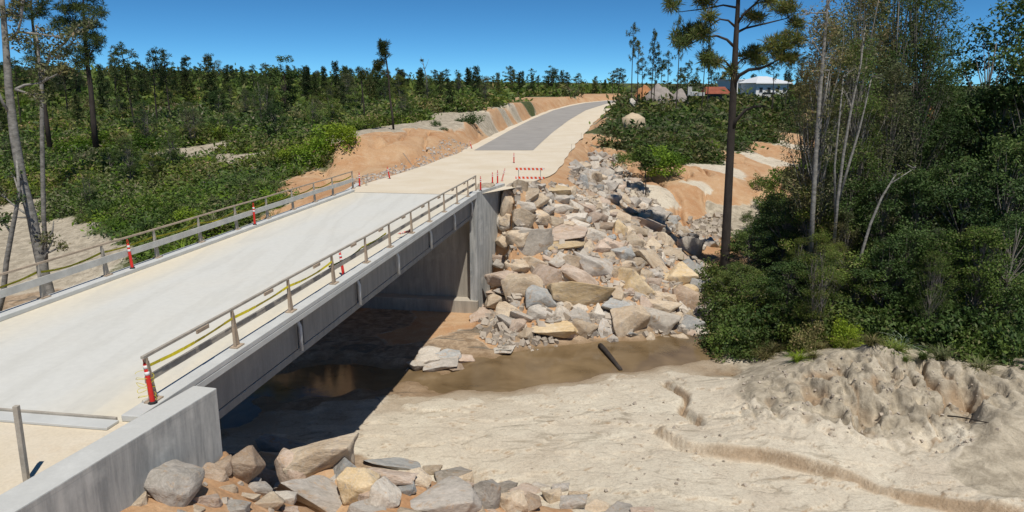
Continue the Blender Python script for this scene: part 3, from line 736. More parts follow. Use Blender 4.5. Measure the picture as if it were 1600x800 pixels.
def tape(bases, l, h, label, wrap=True):
    mb = MB(); pts = []
    for (s0, _), (s1, _) in zip(bases, bases[1:]):
        sag = random.uniform(.03, .12)
        for k in range(8):
            t = k/8; pts.append(B(s0+(s1-s0)*t, l, h-sag*4*t*(1-t)+random.uniform(-.006,.006)))
    pts.append(B(bases[-1][0], l, h))
    for i in range(len(pts)-1):
        a, b = pts[i], pts[i+1]; u = Vector((0,0,.035)); o_ = BR*(.012*math.sin(i*.9))
        mb.add([a-u+o_, b-u+o_, b+u-o_, a+u-o_], [(0,1,2,3)])
    o = mb.build('caution_tape', M['yellow']); tag(o, label, 'tape'); return o
tape(RLb[:4], 4.34, .82, 'yellow caution tape strung between posts of the right timber railing')
tape(RLb[3:6], 4.2, .62, 'yellow caution tape lying along the middle board of the right railing')
tape(LLb, -4.31, .86, 'yellow caution tape strung along the left timber railing')

# ------------------------------------------------------------------ delineators, barricade, stakes
def lathe(mb, prof, n=14, c=(0,0,0)):
    pts = [Vector((c[0], c[1], c[2]+z)) for r, z in prof]; return mb.tube(pts, [r for r, z in prof], n)
def delineator(loc, label, tilt=(0,0), h=1.05, mat='red', group='red delineator posts'):
    e = empty('delineator_post', loc, 0, label, 'delineator', group); e.rotation_euler = (tilt[0], tilt[1], random.uniform(0, 6)); e.scale = (1,1,h/1.05)
    if tilt != (0,0): e.rotation_euler = (tilt[0], tilt[1], 0)
    mb = MB(); lathe(mb, [(.056,.0),(.056,.03),(.054,.05),(.052,.5),(.048,.86),(.03,.9)]); link('tube', mb.mesh('tube', True), e, M[mat])
    mb = MB(); lathe(mb, [(.10,-.0),(.10,.03),(.07,.045)], 8); link('base', mb.mesh('base'), e, M['black'] if mat == 'red' else M[mat])
    mb = MB(); mb.tube([(-.028,0,.88),(-.03,0,.95),(-.018,0,1.02),(0,0,1.045),(.018,0,1.02),(.03,0,.95),(.028,0,.88)], .012, 6); link('handle', mb.mesh('handle', True), e, M[mat])
    for z in (.62, .76):
        mb = MB(); k = .052-.003*(z-.5)/.36; lathe(mb, [(k+.003,z),(k+.001,z+.075)]); link('reflective_band', mb.mesh('band', True), e, M['white'])
    return e
def grd(u, v, z=None):
    q = P(u, v, -.14); return q
delineator(P(239,630,.0), 'red delineator tied to the nearest post of the right railing with yellow tape', (rad(-3), rad(-6)), 1.08)
delineator(P(537,431,-.14), 'red delineator standing behind the right railing near the middle of the span', (rad(-3), rad(-7)), 1.0)
delineator(P(751,297.5,.07), 'red delineator on the corner of the far concrete wing wall', (0,0), .95)
delineator(P(769.5,286,-.14), 'red delineator without white bands, left one of the close pair beyond the wing wall', (0,0), .8)
delineator(P(777.5,287,-.14), 'red delineator with pale top, right one of the close pair beyond the wing wall', (0,0), 1.0)
delineator(P(784,283,-.14), 'faded pink delineator leaning right behind the end of the wing wall', (0, rad(14)), 1.0, 'pink')
delineator(P(803,254.5,-.14), 'single red delineator in the middle of the road near the asphalt edge', (0,0), .95)
delineator(P(737,232,-.14), 'red delineator leaning left where the asphalt begins', (0, rad(-14)), .9)
delineator(P(609,279,-.14), 'red delineator leaning left on the left road edge beyond the bridge', (0, rad(-10)), .95)
delineator(P(562,291,-.14), 'upright red delineator just beyond the end of the left railing', (0,0), 1.0)
delineator(B(bs(193,418)[0], -4.05, 0), 'red delineator behind the broad board at the near part of the left railing', (0, rad(-4)), 1.12)
delineator(B(bs(385,350)[0], -4.05, 0), 'red delineator behind the broad board halfway along the left railing', (0, 0), 1.1)
fl = delineator(P(641,361,.06), 'short red delineator fallen on its side on the right kerb', (0, 0), .75, 'pink'); fl.rotation_euler = (rad(90), 0, rad(-35)); fl.scale = (1,1,.8)
# yellow tape wrapped round the first post and delineator
mb = MB(); c0 = B(RLb[0][0], 4.3, 0)
pts = []
for i in range(90):
    t = i/89; a = t*9*math.pi; zz = .05+.62*t+.04*math.sin(a*1.7); r_ = .17+.02*math.sin(a*3); pts.append(c0+Vector((math.cos(a)*r_*1.1-.07, math.sin(a)*r_*.7+.02, zz)))
mb.tube(pts, .006, 4); tag(mb.build('caution_tape', M['yellow']), 'yellow tape wound round the first railing post and red delineator', 'tape')
# barricade
q = P(828, 284, -.12); ba = empty('barricade', q, rad(-6), 'low barricade with two orange and white striped boards above the boulder slope', 'barricade')
for z in (.30, .95):
    mb = MB(); mb.box((0, -.04, z), 2.15, .03, .17); link('striped_board', mb.mesh('striped_board'), ba, M['stripe'])
for x in (-.85, .78):
    mb = MB(); mb.box((x, 0, .5), .05, .04, 1.05); mb.box((x, 0, .02), .06, .5, .04); link('leg', mb.mesh('leg'), ba, M['greywood'])
def stake(u, v, h, label, tilt=0, z=-.15, w=.05, mat='greywood'):
    q = hit(u, v) if z is None else P(u, v, z)
    mb = MB(); mb.beam((0,0,-.1), (h*math.sin(tilt),0,h*math.cos(tilt)), w, w*.6); o = mb.build('survey_stake', M[mat]); o.location = q; tag(o, label, 'stake'); return o
stake(892, 244, 1.25, 'thin grey survey stake on the right road edge above the rubble, nearer of two', .05, None)
stake(908, 224, 1.3, 'thin grey survey stake on the right road edge above the rubble, farther of two', 0, None)
stake(644, 257, 1.3, 'brown wooden stake leaning far left at the foot of the orange cut', -.65, -.15, .12, 'wood')
stake(571, 290, .9, 'short grey stake beside the upright delineator beyond the left railing', .25, -.15, .08)
# near pole behind wing wall
a = P(42, 753, -.15); b = a + Vector((-.0, 0, 1.3)); b2 = D(25, 634, a.y)
mb = MB(); mb.beam(a, b2, .085, .085); o = mb.build('timber_pole', M['greywood'], None, .006); tag(o, 'single grey timber pole standing behind the near wing wall at left', 'pole')

# ------------------------------------------------------------------ rocks
def rock_mesh(seed, n=16, flat=1.0, rounded=.0):
    r = random.Random(seed); bm = bmesh.new()
    for _ in range(n):
        v = Vector((r.gauss(0,1), r.gauss(0,1), r.gauss(0,1))).normalized()
        m_ = max(abs(v.x), abs(v.y), abs(v.z)); v = v.lerp(v/m_*.82, .6)*r.uniform(.82, 1.05); v.z *= flat; bm.verts.new(v*.5)
    h = bmesh.ops.convex_hull(bm, input=bm.verts)
    bmesh.ops.delete(bm, geom=[g_ for g_ in h['geom_interior'] if isinstance(g_, bmesh.types.BMVert)], context='VERTS')
    bmesh.ops.dissolve_limit(bm, angle_limit=rad(13), verts=bm.verts, edges=bm.edges)
    bmesh.ops.bevel(bm, geom=bm.edges[:]+bm.verts[:], offset=.014+.035*rounded, segments=2, profile=.5, affect='EDGES', clamp_overlap=True)
    bmesh.ops.triangulate(bm, faces=bm.faces)
    for _ in range(3):
        es = [e for e in bm.edges if e.calc_length() > .11]
        if es: bmesh.ops.subdivide_edges(bm, edges=es, cuts=1)
        bmesh.ops.triangulate(bm, faces=bm.faces)
    for v in bm.verts:
        v.co *= 1 + .085*mnoise.noise(v.co*3+Vector((seed*3.1, 0, 0))) + .045*mnoise.noise(v.co*8+Vector((0, seed*1.7, 0)))
    xs_ = [[v.co[k] for v in bm.verts] for k in range(3)]
    c = Vector([(max(a)+min(a))/2 for a in xs_]); e = [max(a)-min(a) for a in xs_]
    for v in bm.verts: v.co = Vector([(v.co[k]-c[k])/e[k] for k in range(3)])
    me = bpy.data.meshes.new('boulder_mesh'); bm.normal_update(); bm.to_mesh(me); bm.free()
    me.polygons.foreach_set('use_smooth', [True]*len(me.polygons))
    try: me.set_sharp_from_angle(angle=rad(24))
    except Exception: pass
    me.materials.append(ROCKM['tan']); return me
ROCKS = [rock_mesh(i+1, random.choice((11,13,16,20)), 1, .3) for i in range(18)]
ROUND = [rock_mesh(50+i, 34, 1, 1.2) for i in range(3)]
def rock(loc, dims, rot, col, mesh=None, name='boulder'):
    me = mesh or random.choice(ROCKS); o = bpy.data.objects.new(name, me); COL.objects.link(o)
    o.location = loc; o.scale = dims; o.rotation_euler = rot
    o.material_slots[0].link = 'OBJECT'; o.material_slots[0].material = ROCKM[col]; return o
def shape_word(d):
    a = sorted(d)
    if a[2] > 2.0*a[1]*.9 and a[2]/a[1] > 1.7: return 'long'
    if a[2]/a[0] > 2.1: return 'slab-like'
    if a[2]/a[0] < 1.35: return 'blocky'
    return 'angular'
def size_word(m, lo, hi): return 'small ' if m < lo else ('big ' if m > hi else '')
def label_rows(items, bands, fmt, cat, group, lo=1, hi=2):
    fmt = fmt.replace(' from left in ', ' from left, ')
    # items: (obj, u, v, col, dims); bands: [(vmax, name)]
    rows = {}
    for it in items:
        for k, (vm, nm) in enumerate(bands):
            if it[2] <= vm: rows.setdefault(k, []).append(it); break
        else: rows.setdefault(len(bands)-1, []).append(it)
    for k, r in rows.items():
        r.sort(key=lambda t: t[1])
        for i, (o, u, v, col, dims) in enumerate(r):
            w_ = size_word(max(dims), lo, hi) + (col or '')
            sh = shape_word(dims)
            tag(o, fmt.replace(' boulder', ' rock' if o.name.startswith('rock') else ' boulder').format(w=w_.strip(), sh=sh, n=ORD[min(i, len(ORD)-1)], row=bands[k][1]).replace('  ', ' ').replace(' flat slab-like rock', ' slab-like rock').replace(' flat long rock', ' long rock').replace(' in the back of the mud bank', ' behind the mud bank'), cat, group)
tc = {'t':'tan','y':'yellowish','g':'grey','b':'bluish grey','w':'pale','p':'pinkish','n':'brown'}
FR = """175 140 75 115 t 0;225 52 58 62 t 0;265 45 45 40 g 0;310 40 60 35 g 0;385 62 135 55 y 4;190 75 80 50 t 0;262 95 95 75 t -20;298 125 95 58 t -15;405 108 90 45 g 0;
350 150 70 55 g 0;420 160 95 50 w 8;255 175 75 45 w 0;310 190 75 32 g 0;235 210 90 75 t 15;315 220 78 60 t 0;385 212 78 45 t 0;490 195 88 48 w 0;545 150 80 45 p 20;590 205 90 60 p 0;
660 180 50 32 p 0;700 190 88 75 t -10;620 115 60 40 p 0;148 272 76 62 w 0;160 225 82 60 t 0;240 265 88 50 g 0;400 272 225 68 p -2;510 245 80 62 w 0;575 278 108 60 w 10;705 258 62 82 y 12;
630 248 70 50 n 0;810 225 155 52 p 14;780 262 92 55 t 0;900 255 70 50 w 0;150 325 90 72 t 0;215 320 95 72 t -15;280 345 165 112 w -12;440 325 150 68 y 0;545 340 60 62 t 0;600 340 82 62 p 0;
665 318 92 50 p 8;765 310 86 76 t 0;848 330 88 70 t 0;915 315 70 82 t 0;960 310 50 62 t 0;710 380 102 66 b 0;645 385 60 56 t 0;1030 345 104 86 w 0;940 365 112 50 t 0;130 395 92 60 g -20;
205 420 98 50 t 5;290 430 122 60 t -12;405 390 92 60 w -15;515 385 72 60 w 0;150 480 152 84 p 14;345 470 132 102 p -20;250 530 155 125 t -22;570 450 190 96 g 24;520 492 190 62 p 28;430 490 50 70 w 0;
850 405 180 84 t 32;765 530 168 128 y 0;505 570 245 98 y 5;970 490 152 112 y -8;1010 430 150 58 b 0;660 565 105 80 t 15;330 590 125 98 b 0;85 515 86 60 g 0;70 570 116 52 p 5;150 540 80 38 g 0;
205 600 60 42 g 0;685 632 148 72 b 0;120 625 105 62 t 0;190 650 132 56 t 12;35 665 78 72 p 0;325 665 112 70 g 0;430 665 72 62 w 20;500 685 106 76 g 0;450 630 50 50 t 0;510 640 92 50 w 10;585 655 62 84 w 0;
750 705 150 130 t 0;640 720 84 112 g 0;900 620 142 60 t 0;1030 610 122 122 n 0;1025 550 82 60 y -20;890 698 150 108 w 0;1040 715 112 70 b -10;365 745 218 72 y 2;530 747 104 76 t 0;160 715 76 80 g 0;
215 730 60 70 p 0;235 685 102 52 g 10;1110 540 110 84 b 0;910 575 102 52 t 0;820 640 60 84 p -20;100 700 72 52 g 0;1090 655 62 62 g 0;730 455 112 50 t 0;790 415 72 40 t 0;570 735 60 70 g 0;380 690 72 45 g 0;
1110 470 80 60 b 0;1000 640 50 60 w 0;60 620 60 50 p 0;480 420 80 60 t 0;620 420 70 50 g 0;870 470 70 50 g 20;700 600 60 40 t 0;330 120 50 40 t 0;450 230 60 40 t 0;130 440 70 40 p 0;60 460 60 60 t 0"""
far_items = []; occ = []
for rw in FR.replace('\n', '').split(';'):
    a = rw.split(); u0, v0, w0, h0 = [float(k) for k in a[:4]]; col = tc[a[4]]; rot = float(a[5])
    u = 740+u0/3.076; v = 280+v0/3.076; q = hit(u, v); sc = FPX/(q-Vector((0,0,CZ))).length
    Wm = w0/3.076/sc*1.3; Hm = h0/3.076/sc*1.32; dp = (Wm+Hm)/2*random.uniform(.85, 1.1)
    yaw = random.uniform(-.25, .25)
    loc = q + Vector((q.x, q.y, 0)).normalized()*dp*.10
    o = rock(loc, (Wm, dp, Hm), (random.uniform(-.15,.15)-.15, rad(rot), yaw), col, random.choice(ROUND) if (u0, v0) in ((1030.,610.),(148.,272.)) else None)
    far_items.append((o, u, v, col, (Wm, dp, Hm))); occ.append((loc.x, loc.y, max(Wm, dp)/2))
# fill the gaps with smaller boulders
SLOPE = [(800,292),(880,290),(905,300),(945,318),(985,345),(1045,385),(1100,410),(1125,445),(1120,520),(1060,532),(960,534),(850,530),(790,528),(752,500),(770,455),(786,400),(787,330)]
def inpoly(x, y, pl):
    c = False; n = len(pl)
    for i in range(n):
        (x1, y1), (x2, y2) = pl[i], pl[(i+1) % n]
        if (y1 > y) != (y2 > y) and x < (x2-x1)*(y-y1)/(y2-y1)+x1: c = not c
    return c
cols = ['tan']*7+['pale']*5+['pinkish']*5+['grey']*3+['bluish grey']*1+['yellowish']*2+['brown']
spoly = [tuple(hit(u, v))[:2] for u, v in SLOPE]
sx = [p[0] for p in spoly]; sy = [p[1] for p in spoly]; n_ = 0; tries = 0
while n_ < 150 and tries < 14000:
    tries += 1; x = random.uniform(min(sx), max(sx)); y = random.uniform(min(sy), max(sy))
    if not inpoly(x, y, spoly): continue
    r_ = random.uniform(.32, .75)
    if any((x-a)**2+(y-b)**2 < ((r_+c)*.56)**2 for a, b, c in occ): continue
    z = hz(x, y); u, v = proj(x, y, z); d_ = (r_*2*random.uniform(.9,1.4), r_*2, r_*2*random.uniform(.6,.95)); col = random.choice(cols)
    o = rock(Vector((x, y, z-r_*.28)), d_, (random.uniform(-.4,.4), random.uniform(-.5,.5), random.uniform(0,3)), col, None, 'rock')
    occ.append((x, y, r_)); far_items.append((o, u, v, col, d_)); n_ += 1
print('slope rocks', len(far_items), tries)
bands = [(v_, 'riprap row '+n_) for v_, n_ in zip((306,326,346,366,386,406,428,450,472,494,514,999), ('one','two','three','four','five','six','seven','eight','nine','ten','eleven','twelve'))]
label_rows(far_items, bands, '{w} {sh} boulder, {n} from wing wall, {row} from top', 'boulder', 'boulders of the far riprap slope', 1.0, 2.4)
# near riprap
NR = """140 292 150 160 g 0 R;225 165 235 72 b -4 ;262 232 112 64 n 0 ;378 205 132 124 n 0 ;535 132 172 72 b 0 ;490 187 122 64 t 10 ;447 238 52 62 g 0 ;500 262 102 84 p 0 ;592 222 132 142 p 0 ;690 175 225 112 t -10 ;
775 208 92 72 b 0 ;680 318 285 120 g 22 ;822 284 132 124 y 0 ;960 196 222 44 b 5 ;940 248 182 64 p 0 ;925 318 104 118 w 0 ;1050 257 92 74 t 0 ;1102 232 62 52 t 0 ;1182 246 122 62 g 0 ;1130 338 275 140 g 0 ;
1310 318 92 112 g 0 ;1402 350 114 96 t 0 ;1472 352 82 74 n 0 ;1462 300 132 50 p 0 ;1560 325 74 64 t 0 ;1640 350 90 60 g 0;1720 365 90 50 t 0;1810 375 100 50 g 0;1900 385 80 40 p 0;600 150 70 40 g 0;
1240 300 60 60 p 0;860 250 60 70 b 60 ;330 300 60 40 t 0;410 330 70 40 t 0;560 380 80 40 p 0;1030 400 120 60 t 0;1350 400 90 50 p 0;20 285 110 100 t -35;-10 345 60 60 t 0"""
NR += ";300 215 90 80 n 0;640 290 90 70 t 0;560 300 110 70 g 0;450 300 90 60 g 0;860 330 90 70 p 0;1000 290 80 60 b 0;1230 250 60 60 t 0;740 260 80 60 g 0;1240 340 80 70 b 0;1380 290 80 50 g 0;1520 290 70 40 w 0;1590 300 60 50 g 0;1660 320 70 40 t 0;250 350 90 60 p 0;340 370 110 60 g 0;470 350 120 70 t 0;540 330 80 50 w 0;180 380 80 40 t 0;420 270 60 50 g 0;130 395 60 40 g 0;700 360 110 60 n 0;860 370 120 60 g 0;1250 380 100 60 t 0"
near_items = []
for rw in NR.replace('\n', '').split(';'):
    a = rw.split(); u0, v0, w0, h0 = [float(k) for k in a[:4]]; col = tc[a[4]]
    u = 220+u0/2.424; v = 643+v0/2.424; q = hit(u, v+h0/2.424*.28, 7); dist = (q-Vector((0,0,CZ))).length; sc = FPX/dist
    Wm = w0/2.424/sc*1.12; Hm = h0/2.424/sc*1.08; dp = min((Wm+Hm)/2, 1.4)*random.uniform(.85, 1.0)
    rnd = len(a) > 6
    loc = D(u, v, q.y+.1)
    o = rock(loc, (Wm, dp, Hm), (-.35 if not rnd else 0, rad(float(a[5])), random.uniform(-.25,.25)), col, ROUND[0] if rnd else None)
    near_items.append((o, u, v, col, (Wm, dp, Hm)))
label_rows(near_items, [(712,'the upper near riprap'),(745,'the middle near riprap'),(999,'the lowest near riprap')],
  '{w} {sh} boulder, {n} from left along {row}', 'boulder', 'boulders of the near riprap', .6, 1.7)
# drain rubble tail, upstream of the slope
tail = []; occ2 = []
TP = [(925,238),(955,245),(985,268),(1010,300),(1045,335),(1085,362),(1112,385),(1095,395),(1060,375),(1010,345),(960,318),(915,298),(885,280),(895,262),(915,255)]
tpoly = [tuple(hit(u, v))[:2] for u, v in TP]; sx = [p[0] for p in tpoly]; sy = [p[1] for p in tpoly]; tries = 0
while len(tail) < 130 and tries < 20000:
    tries += 1; x = random.uniform(min(sx), max(sx)); y = random.uniform(min(sy), max(sy))
    if not inpoly(x, y, tpoly): continue
    r_ = random.uniform(.35, .8)
    if any((x-a)**2+(y-b)**2 < ((r_+c)*.6)**2 for a, b, c in occ2): continue
    z = hz(x, y); u, v = proj(x, y, z); d_ = (r_*2*random.uniform(.9,1.4), r_*2, r_*2*random.uniform(.6,.95)); col = random.choice(['pale','grey','pale','bluish grey','grey','pinkish','tan'])
    o = rock(Vector((x, y, z+r_*.15)), d_, (random.uniform(-.4,.4), random.uniform(-.4,.4), random.uniform(0,3)), col, None, 'rock')
    occ2.append((x, y, r_)); tail.append((o, u, v, col, d_))
label_rows(tail, [(250,'the top of the drain rubble'),(262,'the upper drain rubble'),(275,'drain rubble by the stakes'),(288,'drain rubble beside the track'),(302,'drain rubble by the barricade'),(318,'drain rubble by the thin tree'),(340,'drain rubble beside the ridge'),(999,'the lowest drain rubble')],
  '{w} {sh} rock, {n} from left in {row}', 'rock', 'rocks lining the drain', .9, 1.6)
# uncountable rubble between and beside rocks
def rubble(name, pts, smin, smax, mat, seed):
    r = random.Random(seed); mb = MB()
    for x, y, z in pts:
        s = r.uniform(smin, smax)*r.uniform(.6, 1.4); vs = []
        for k in range(8):
            q = Vector(((k & 1)*2-1, ((k >> 1) & 1)*2-1, ((k >> 2) & 1)*2-1))*s*.5; vs.append(q*r.uniform(.6, 1.1))
        a = Matrix.Rotation(r.uniform(0, 6), 3, 'Z') @ Matrix.Rotation(r.uniform(-1, 1), 3, 'X')
        vs = [a @ q + Vector((x, y, z+s*.15)) for q in vs]
        mb.add(vs, [(0,2,3,1),(4,5,7,6),(0,1,5,4),(2,6,7,3),(0,4,6,2),(1,3,7,5)])
    return mb.build(name, mat)
def scatter(poly, n, seed):
    r = random.Random(seed); pw = [tuple(hit(u, v))[:2] for u, v in poly]; xs_ = [p[0] for p in pw]; ys_ = [p[1] for p in pw]; o = []
    while len(o) < n:
        x = r.uniform(min(xs_), max(xs_)); y = r.uniform(min(ys_), max(ys_))
        if inpoly(x, y, pw): o.append((x, y))
    z, _ = hzs(o); return [(a, b, c) for (a, b), c in zip(o, z)]
pts = scatter(TP, 1500, 1) + scatter(SLOPE, 1500, 2) + scatter([(752,500),(800,530),(900,540),(900,548),(790,552),(745,530)], 90, 3)
tag(rubble('rubble', pts, .12, .42, M['rubble'], 4), kind='stuff')
pts = scatter([(560,293),(640,268),(725,238),(735,228),(722,224),(640,252),(600,268),(545,285)], 600, 5)
tag(rubble('gravel', pts, .05, .2, simple('pale_gravel', (.48,.43,.37), .9, .3, 1.0, .5), 6), kind='stuff')
pts = scatter([(250,800),(345,700),(480,705),(650,745),(850,790),(860,800)], 260, 8) + scatter([(850,640),(1100,620),(1200,760),(950,790)], 60, 9) + scatter([(1140,590),(1370,560),(1560,610),(1560,700),(1300,700),(1150,650)], 260, 10)
tag(rubble('pebbles', pts, .03, .13, M['rubble'], 7), kind='stuff')
pts = scatter([(1060,345),(1140,335),(1140,380),(1110,385)], 200, 11)
tag(rubble('loose_stones', pts, .15, .5, M['rubble'], 12), kind='stuff')
# flat rock outcrop on the mud bank under the bridge edge
bank = []
for u, v, w0, h0, col in ((700,553,46,16,'bluish grey'),(668,562,40,18,'pale'),(690,570,52,14,'grey'),(655,572,34,16,'pale'),(725,560,34,12,'pinkish'),(640,582,26,12,'grey'),(672,548,30,10,'pale'),(710,574,30,12,'brown'),(788,548,30,8,'pale')):
    q = hit(u, v); sc = FPX/(q-Vector((0,0,CZ))).length; o = rock(q+Vector((0,0,-.05)), (w0/sc*1.1, 1.5, h0/sc*1.1), (0, random.uniform(-.1,.1), random.uniform(-.3,.3)), col, None, 'rock'); bank.append((o, u, v, col, (w0/sc, 1.2, h0/sc)))
label_rows(bank, [(560,'the mud bank back'),(999,'the mud bank front')], '{w} flat rock, {n} from left at {row} by the shadow', 'rock', 'flat rocks on the mud bank', .5, 1.6)

# logs, planks and sticks
def stick(a, b, r, label, name='log', mat='barkdark', cat='log', n=7):
    a, b = Vector(a), Vector(b); mb = MB(); pts = [a.lerp(b, t)+Vector((0,0,.03*math.sin(t*5))) for t in np.linspace(0, 1, 7)]
    mb.tube(pts, [r*(1-.35*t) for t in np.linspace(0, 1, 7)], n); return tag(mb.build(name, M[mat], None, 0, True), label, cat)
stick(P(938,540,-8.5), P(970,577,-8.52), .17, 'dark waterlogged log lying across the stream below the boulders')
stick(P(587,620,-8.3), P(602,634,-8.5), .03, 'thin pale stick poking out of the near stream edge', 'stick', 'barkpale', 'stick')
q = hit(815, 690); mb = MB(); mb.box((0,0,0), .75, .2, .06); o = mb.build('plank', M['greywood'], None, .005); o.location = q+Vector((0,0,.04)); o.rotation_euler = (0, 0, rad(-28)); tag(o, 'short grey plank lying flat on the open sand', 'plank')
q1 = hit(1480, 655, 7); q2 = hit(1545, 668, 7); stick(q1+Vector((0,0,.1)), q2+Vector((0,0,.1)), .035, 'long dark stick lying on the right side of the sand mound', 'stick', 'barkdark', 'stick')
q1 = hit(1278, 690, 7); q2 = hit(1315, 660, 7); stick(q1+Vector((0,0,.05)), q2+Vector((0,0,.1)), .03, 'thin dark stick lying at the foot of the sand mound', 'stick', 'barkdark', 'stick')
for k, (u, v, ang) in enumerate(((785,545,.5),(775,552,-.4))):
    q = hit(u, v); d_ = Vector((math.cos(ang), math.sin(ang)*.5, .15)); stick(q, q+d_*1.0, .05, ('upper' if k == 0 else 'lower')+' pale driftwood branch at the foot of the boulder slope', 'driftwood', 'barkpale', 'branch')

# ------------------------------------------------------------------ vegetation meshes
def unit(n):
    v = rng.normal(size=(n, 3)); return v/np.linalg.norm(v, axis=1)[:, None]
def leaves(C, size, aspect=.45, up=.35, droop=0, jit=.35):
    n = len(C); a = unit(n); a[:, 2] = a[:, 2]*.7 - droop; a /= np.linalg.norm(a, axis=1)[:, None]
    nr = unit(n); nr[:, 2] = np.abs(nr[:, 2]) + up
    b = np.cross(a, nr); b /= (np.linalg.norm(b, axis=1)[:, None]+1e-9)
    L = size*(1+jit*rng.uniform(-1, 1, n))[:, None]; w = L*aspect*.5
    return np.stack([C-a*L*.5, C+b*w-a*L*.05, C+a*L*.5, C-b*w-a*L*.05], 1)
def clump_pts(clumps, per):
    out = []
    for c, r in clumps:
        r = np.array(r if hasattr(r, '__len__') else (r, r, r*.75)); n = max(4, int(per*(r[0]*r[2])**.9))
        d = unit(n)*(rng.uniform(0, 1, n)**.45)[:, None]; out.append(np.array(c)+d*r)
    return np.concatenate(out)
def tufts(cen, rad_, n=18, w=.04, up=.3):
    cen = np.repeat(np.asarray(cen, float), n, 0); d = unit(len(cen)); d[:, 2] += up; d /= np.linalg.norm(d, axis=1)[:, None]
    L = rad_*rng.uniform(.6, 1.15, len(cen))[:, None]; s = np.cross(d, unit(len(cen))); s /= np.linalg.norm(s, axis=1)[:, None]
    a = cen + d*L*.08; e = cen + d*L; m_ = cen + d*L*.55
    return np.stack([a, m_+s*w, e, m_-s*w], 1)
def bent(a, b, k=5, sag=.0, wob=.1):
    a, b = Vector(a), Vector(b); L = (b-a).length; o = []
    w1 = Vector((random.uniform(-1,1), random.uniform(-1,1), random.uniform(-.5,.5)))*wob*L
    for i in range(k+1):
        t = i/k; o.append(a.lerp(b, t)+w1*math.sin(math.pi*t)*.5+Vector((0,0,-sag*4*t*(1-t))))
    return o
def pine_meshes(seed, H=10., start=.5, blen=1.6, nb=18, tr=.42, lean=.3, kinds='adult'):
    random.seed(seed); mb = MB(); top = Vector((random.uniform(-lean, lean), random.uniform(-lean, lean), H)); tp = bent((0,0,-.4), top, 8, 0, .03)
    r0 = H*.014; mb.tube(tp, [r0*(1-.8*i/8) for i in range(9)], 7); cen = []
    def on(t): i = min(int(t*8), 7); return tp[i].lerp(tp[i+1], t*8-i)
    for k in range(nb):
        t = start + (1-start)*(k/nb)**.9*.98; p = on(t); a = k*2.4+random.uniform(-.5, .5)
        if kinds == 'adult':
            q = (t-start)/(1-start); l = blen*(.75+.5*math.sin(math.pi*min(1, q*1.1)))*random.uniform(.45, 1.2)*(1-.45*q); rise = random.uniform(.0, .5)
        else: l = blen*(1-(t-start)/(1-start))**.8*random.uniform(.7, 1.1)+.15; rise = random.uniform(-.1, .3)
        e = p + Vector((math.cos(a)*l, math.sin(a)*l, rise*l)); bp = bent(p, e, 4, .04*l, .12)
        mb.tube(bp, [r0*.35, r0*.28, r0*.2, r0*.14, r0*.07], 4, False)
        nt_ = max(3, int(l*(5.5 if kinds == 'adult' else 6)))
        for j in range(nt_):
            f = random.uniform(.35 if kinds == 'adult' else .15, 1.05); i = min(int(f*4), 3); c = bp[i].lerp(bp[i+1], min(f*4-i, 1.2))
            cen.append(tuple(c + Vector((random.gauss(0,1), random.gauss(0,1), random.gauss(.3,.6)))*tr*.55))
    for j in range(5): cen.append(tuple(top+Vector((random.gauss(0,.25), random.gauss(0,.25), random.uniform(-.5,.2)))))
    return mb.mesh('pine_trunk', True), quads_mesh('pine_crown', tufts(cen, tr, 20, .035))
def broad_meshes(seed, H=9., R=2.6, cs=.3, ncl=34, rc=.8, per=260, size=.2, asp=.5, stems=1, droop=0, narrow=1., trunkr=.016, up=.35):
    random.seed(seed); mb = MB(); clumps = []; tops = []
    for s_ in range(stems):
        a = random.uniform(0, 6.28); off = Vector((math.cos(a), math.sin(a), 0))*(.15*R if stems > 1 else 0)
        tp = bent(off+Vector((0,0,-.4)), Vector((off.x*4+random.uniform(-.5,.5), off.y*4+random.uniform(-.5,.5), H*random.uniform(.8,.95))), 7, 0, .06); r0 = H*trunkr/(stems**.4)
        mb.tube(tp, [r0*(1-.82*i/7) for i in range(8)], 7); tops.append((tp, r0))
    for k in range(ncl):
        t = random.uniform(cs, 1.02); prof = math.sin(math.pi*min(1, ((t-cs)/(1.06-cs))**.75))**.6 if t < 1.02 else .2
        a = random.uniform(0, 6.28); r = R*prof*random.uniform(.35, 1.0)*narrow; tp, r0 = random.choice(tops)
        base = tp[min(7, int(max(.1, t-.18)*7))]; c = Vector((tp[5].x*.6+math.cos(a)*r, tp[5].y*.6+math.sin(a)*r, t*H))
        bp = bent(base, c, 4, 0, .12); mb.tube(bp, [r0*.34, r0*.26, r0*.18, r0*.11, r0*.05], 4, False)
        rr = rc*random.uniform(.6, 1.25); clumps.append((tuple(c), (rr, rr, rr*(.6 if droop == 0 else 1.15))))
    return mb.mesh('tree_trunk', True), quads_mesh('tree_crown', leaves(clump_pts(clumps, per), size, asp, up, droop))
def shrub_mesh(seed, R=1.3, H=1.8, ncl=16, rc=.5, per=300, size=.16, asp=.5, droop=0, up=.4):
    random.seed(seed); cl = []
    for k in range(ncl):
        a = random.uniform(0, 6.28); r = R*random.uniform(.1, 1)**.7; h = H*(1-(r/R)**2*.6)*random.uniform(.35, 1.0); rr = rc*random.uniform(.6, 1.2)
        cl.append(((math.cos(a)*r, math.sin(a)*r, max(.25, h-rr*.4)), (rr, rr, rr*.8)))
    return quads_mesh('shrub_mesh', leaves(clump_pts(cl, per), size, asp, up, droop))
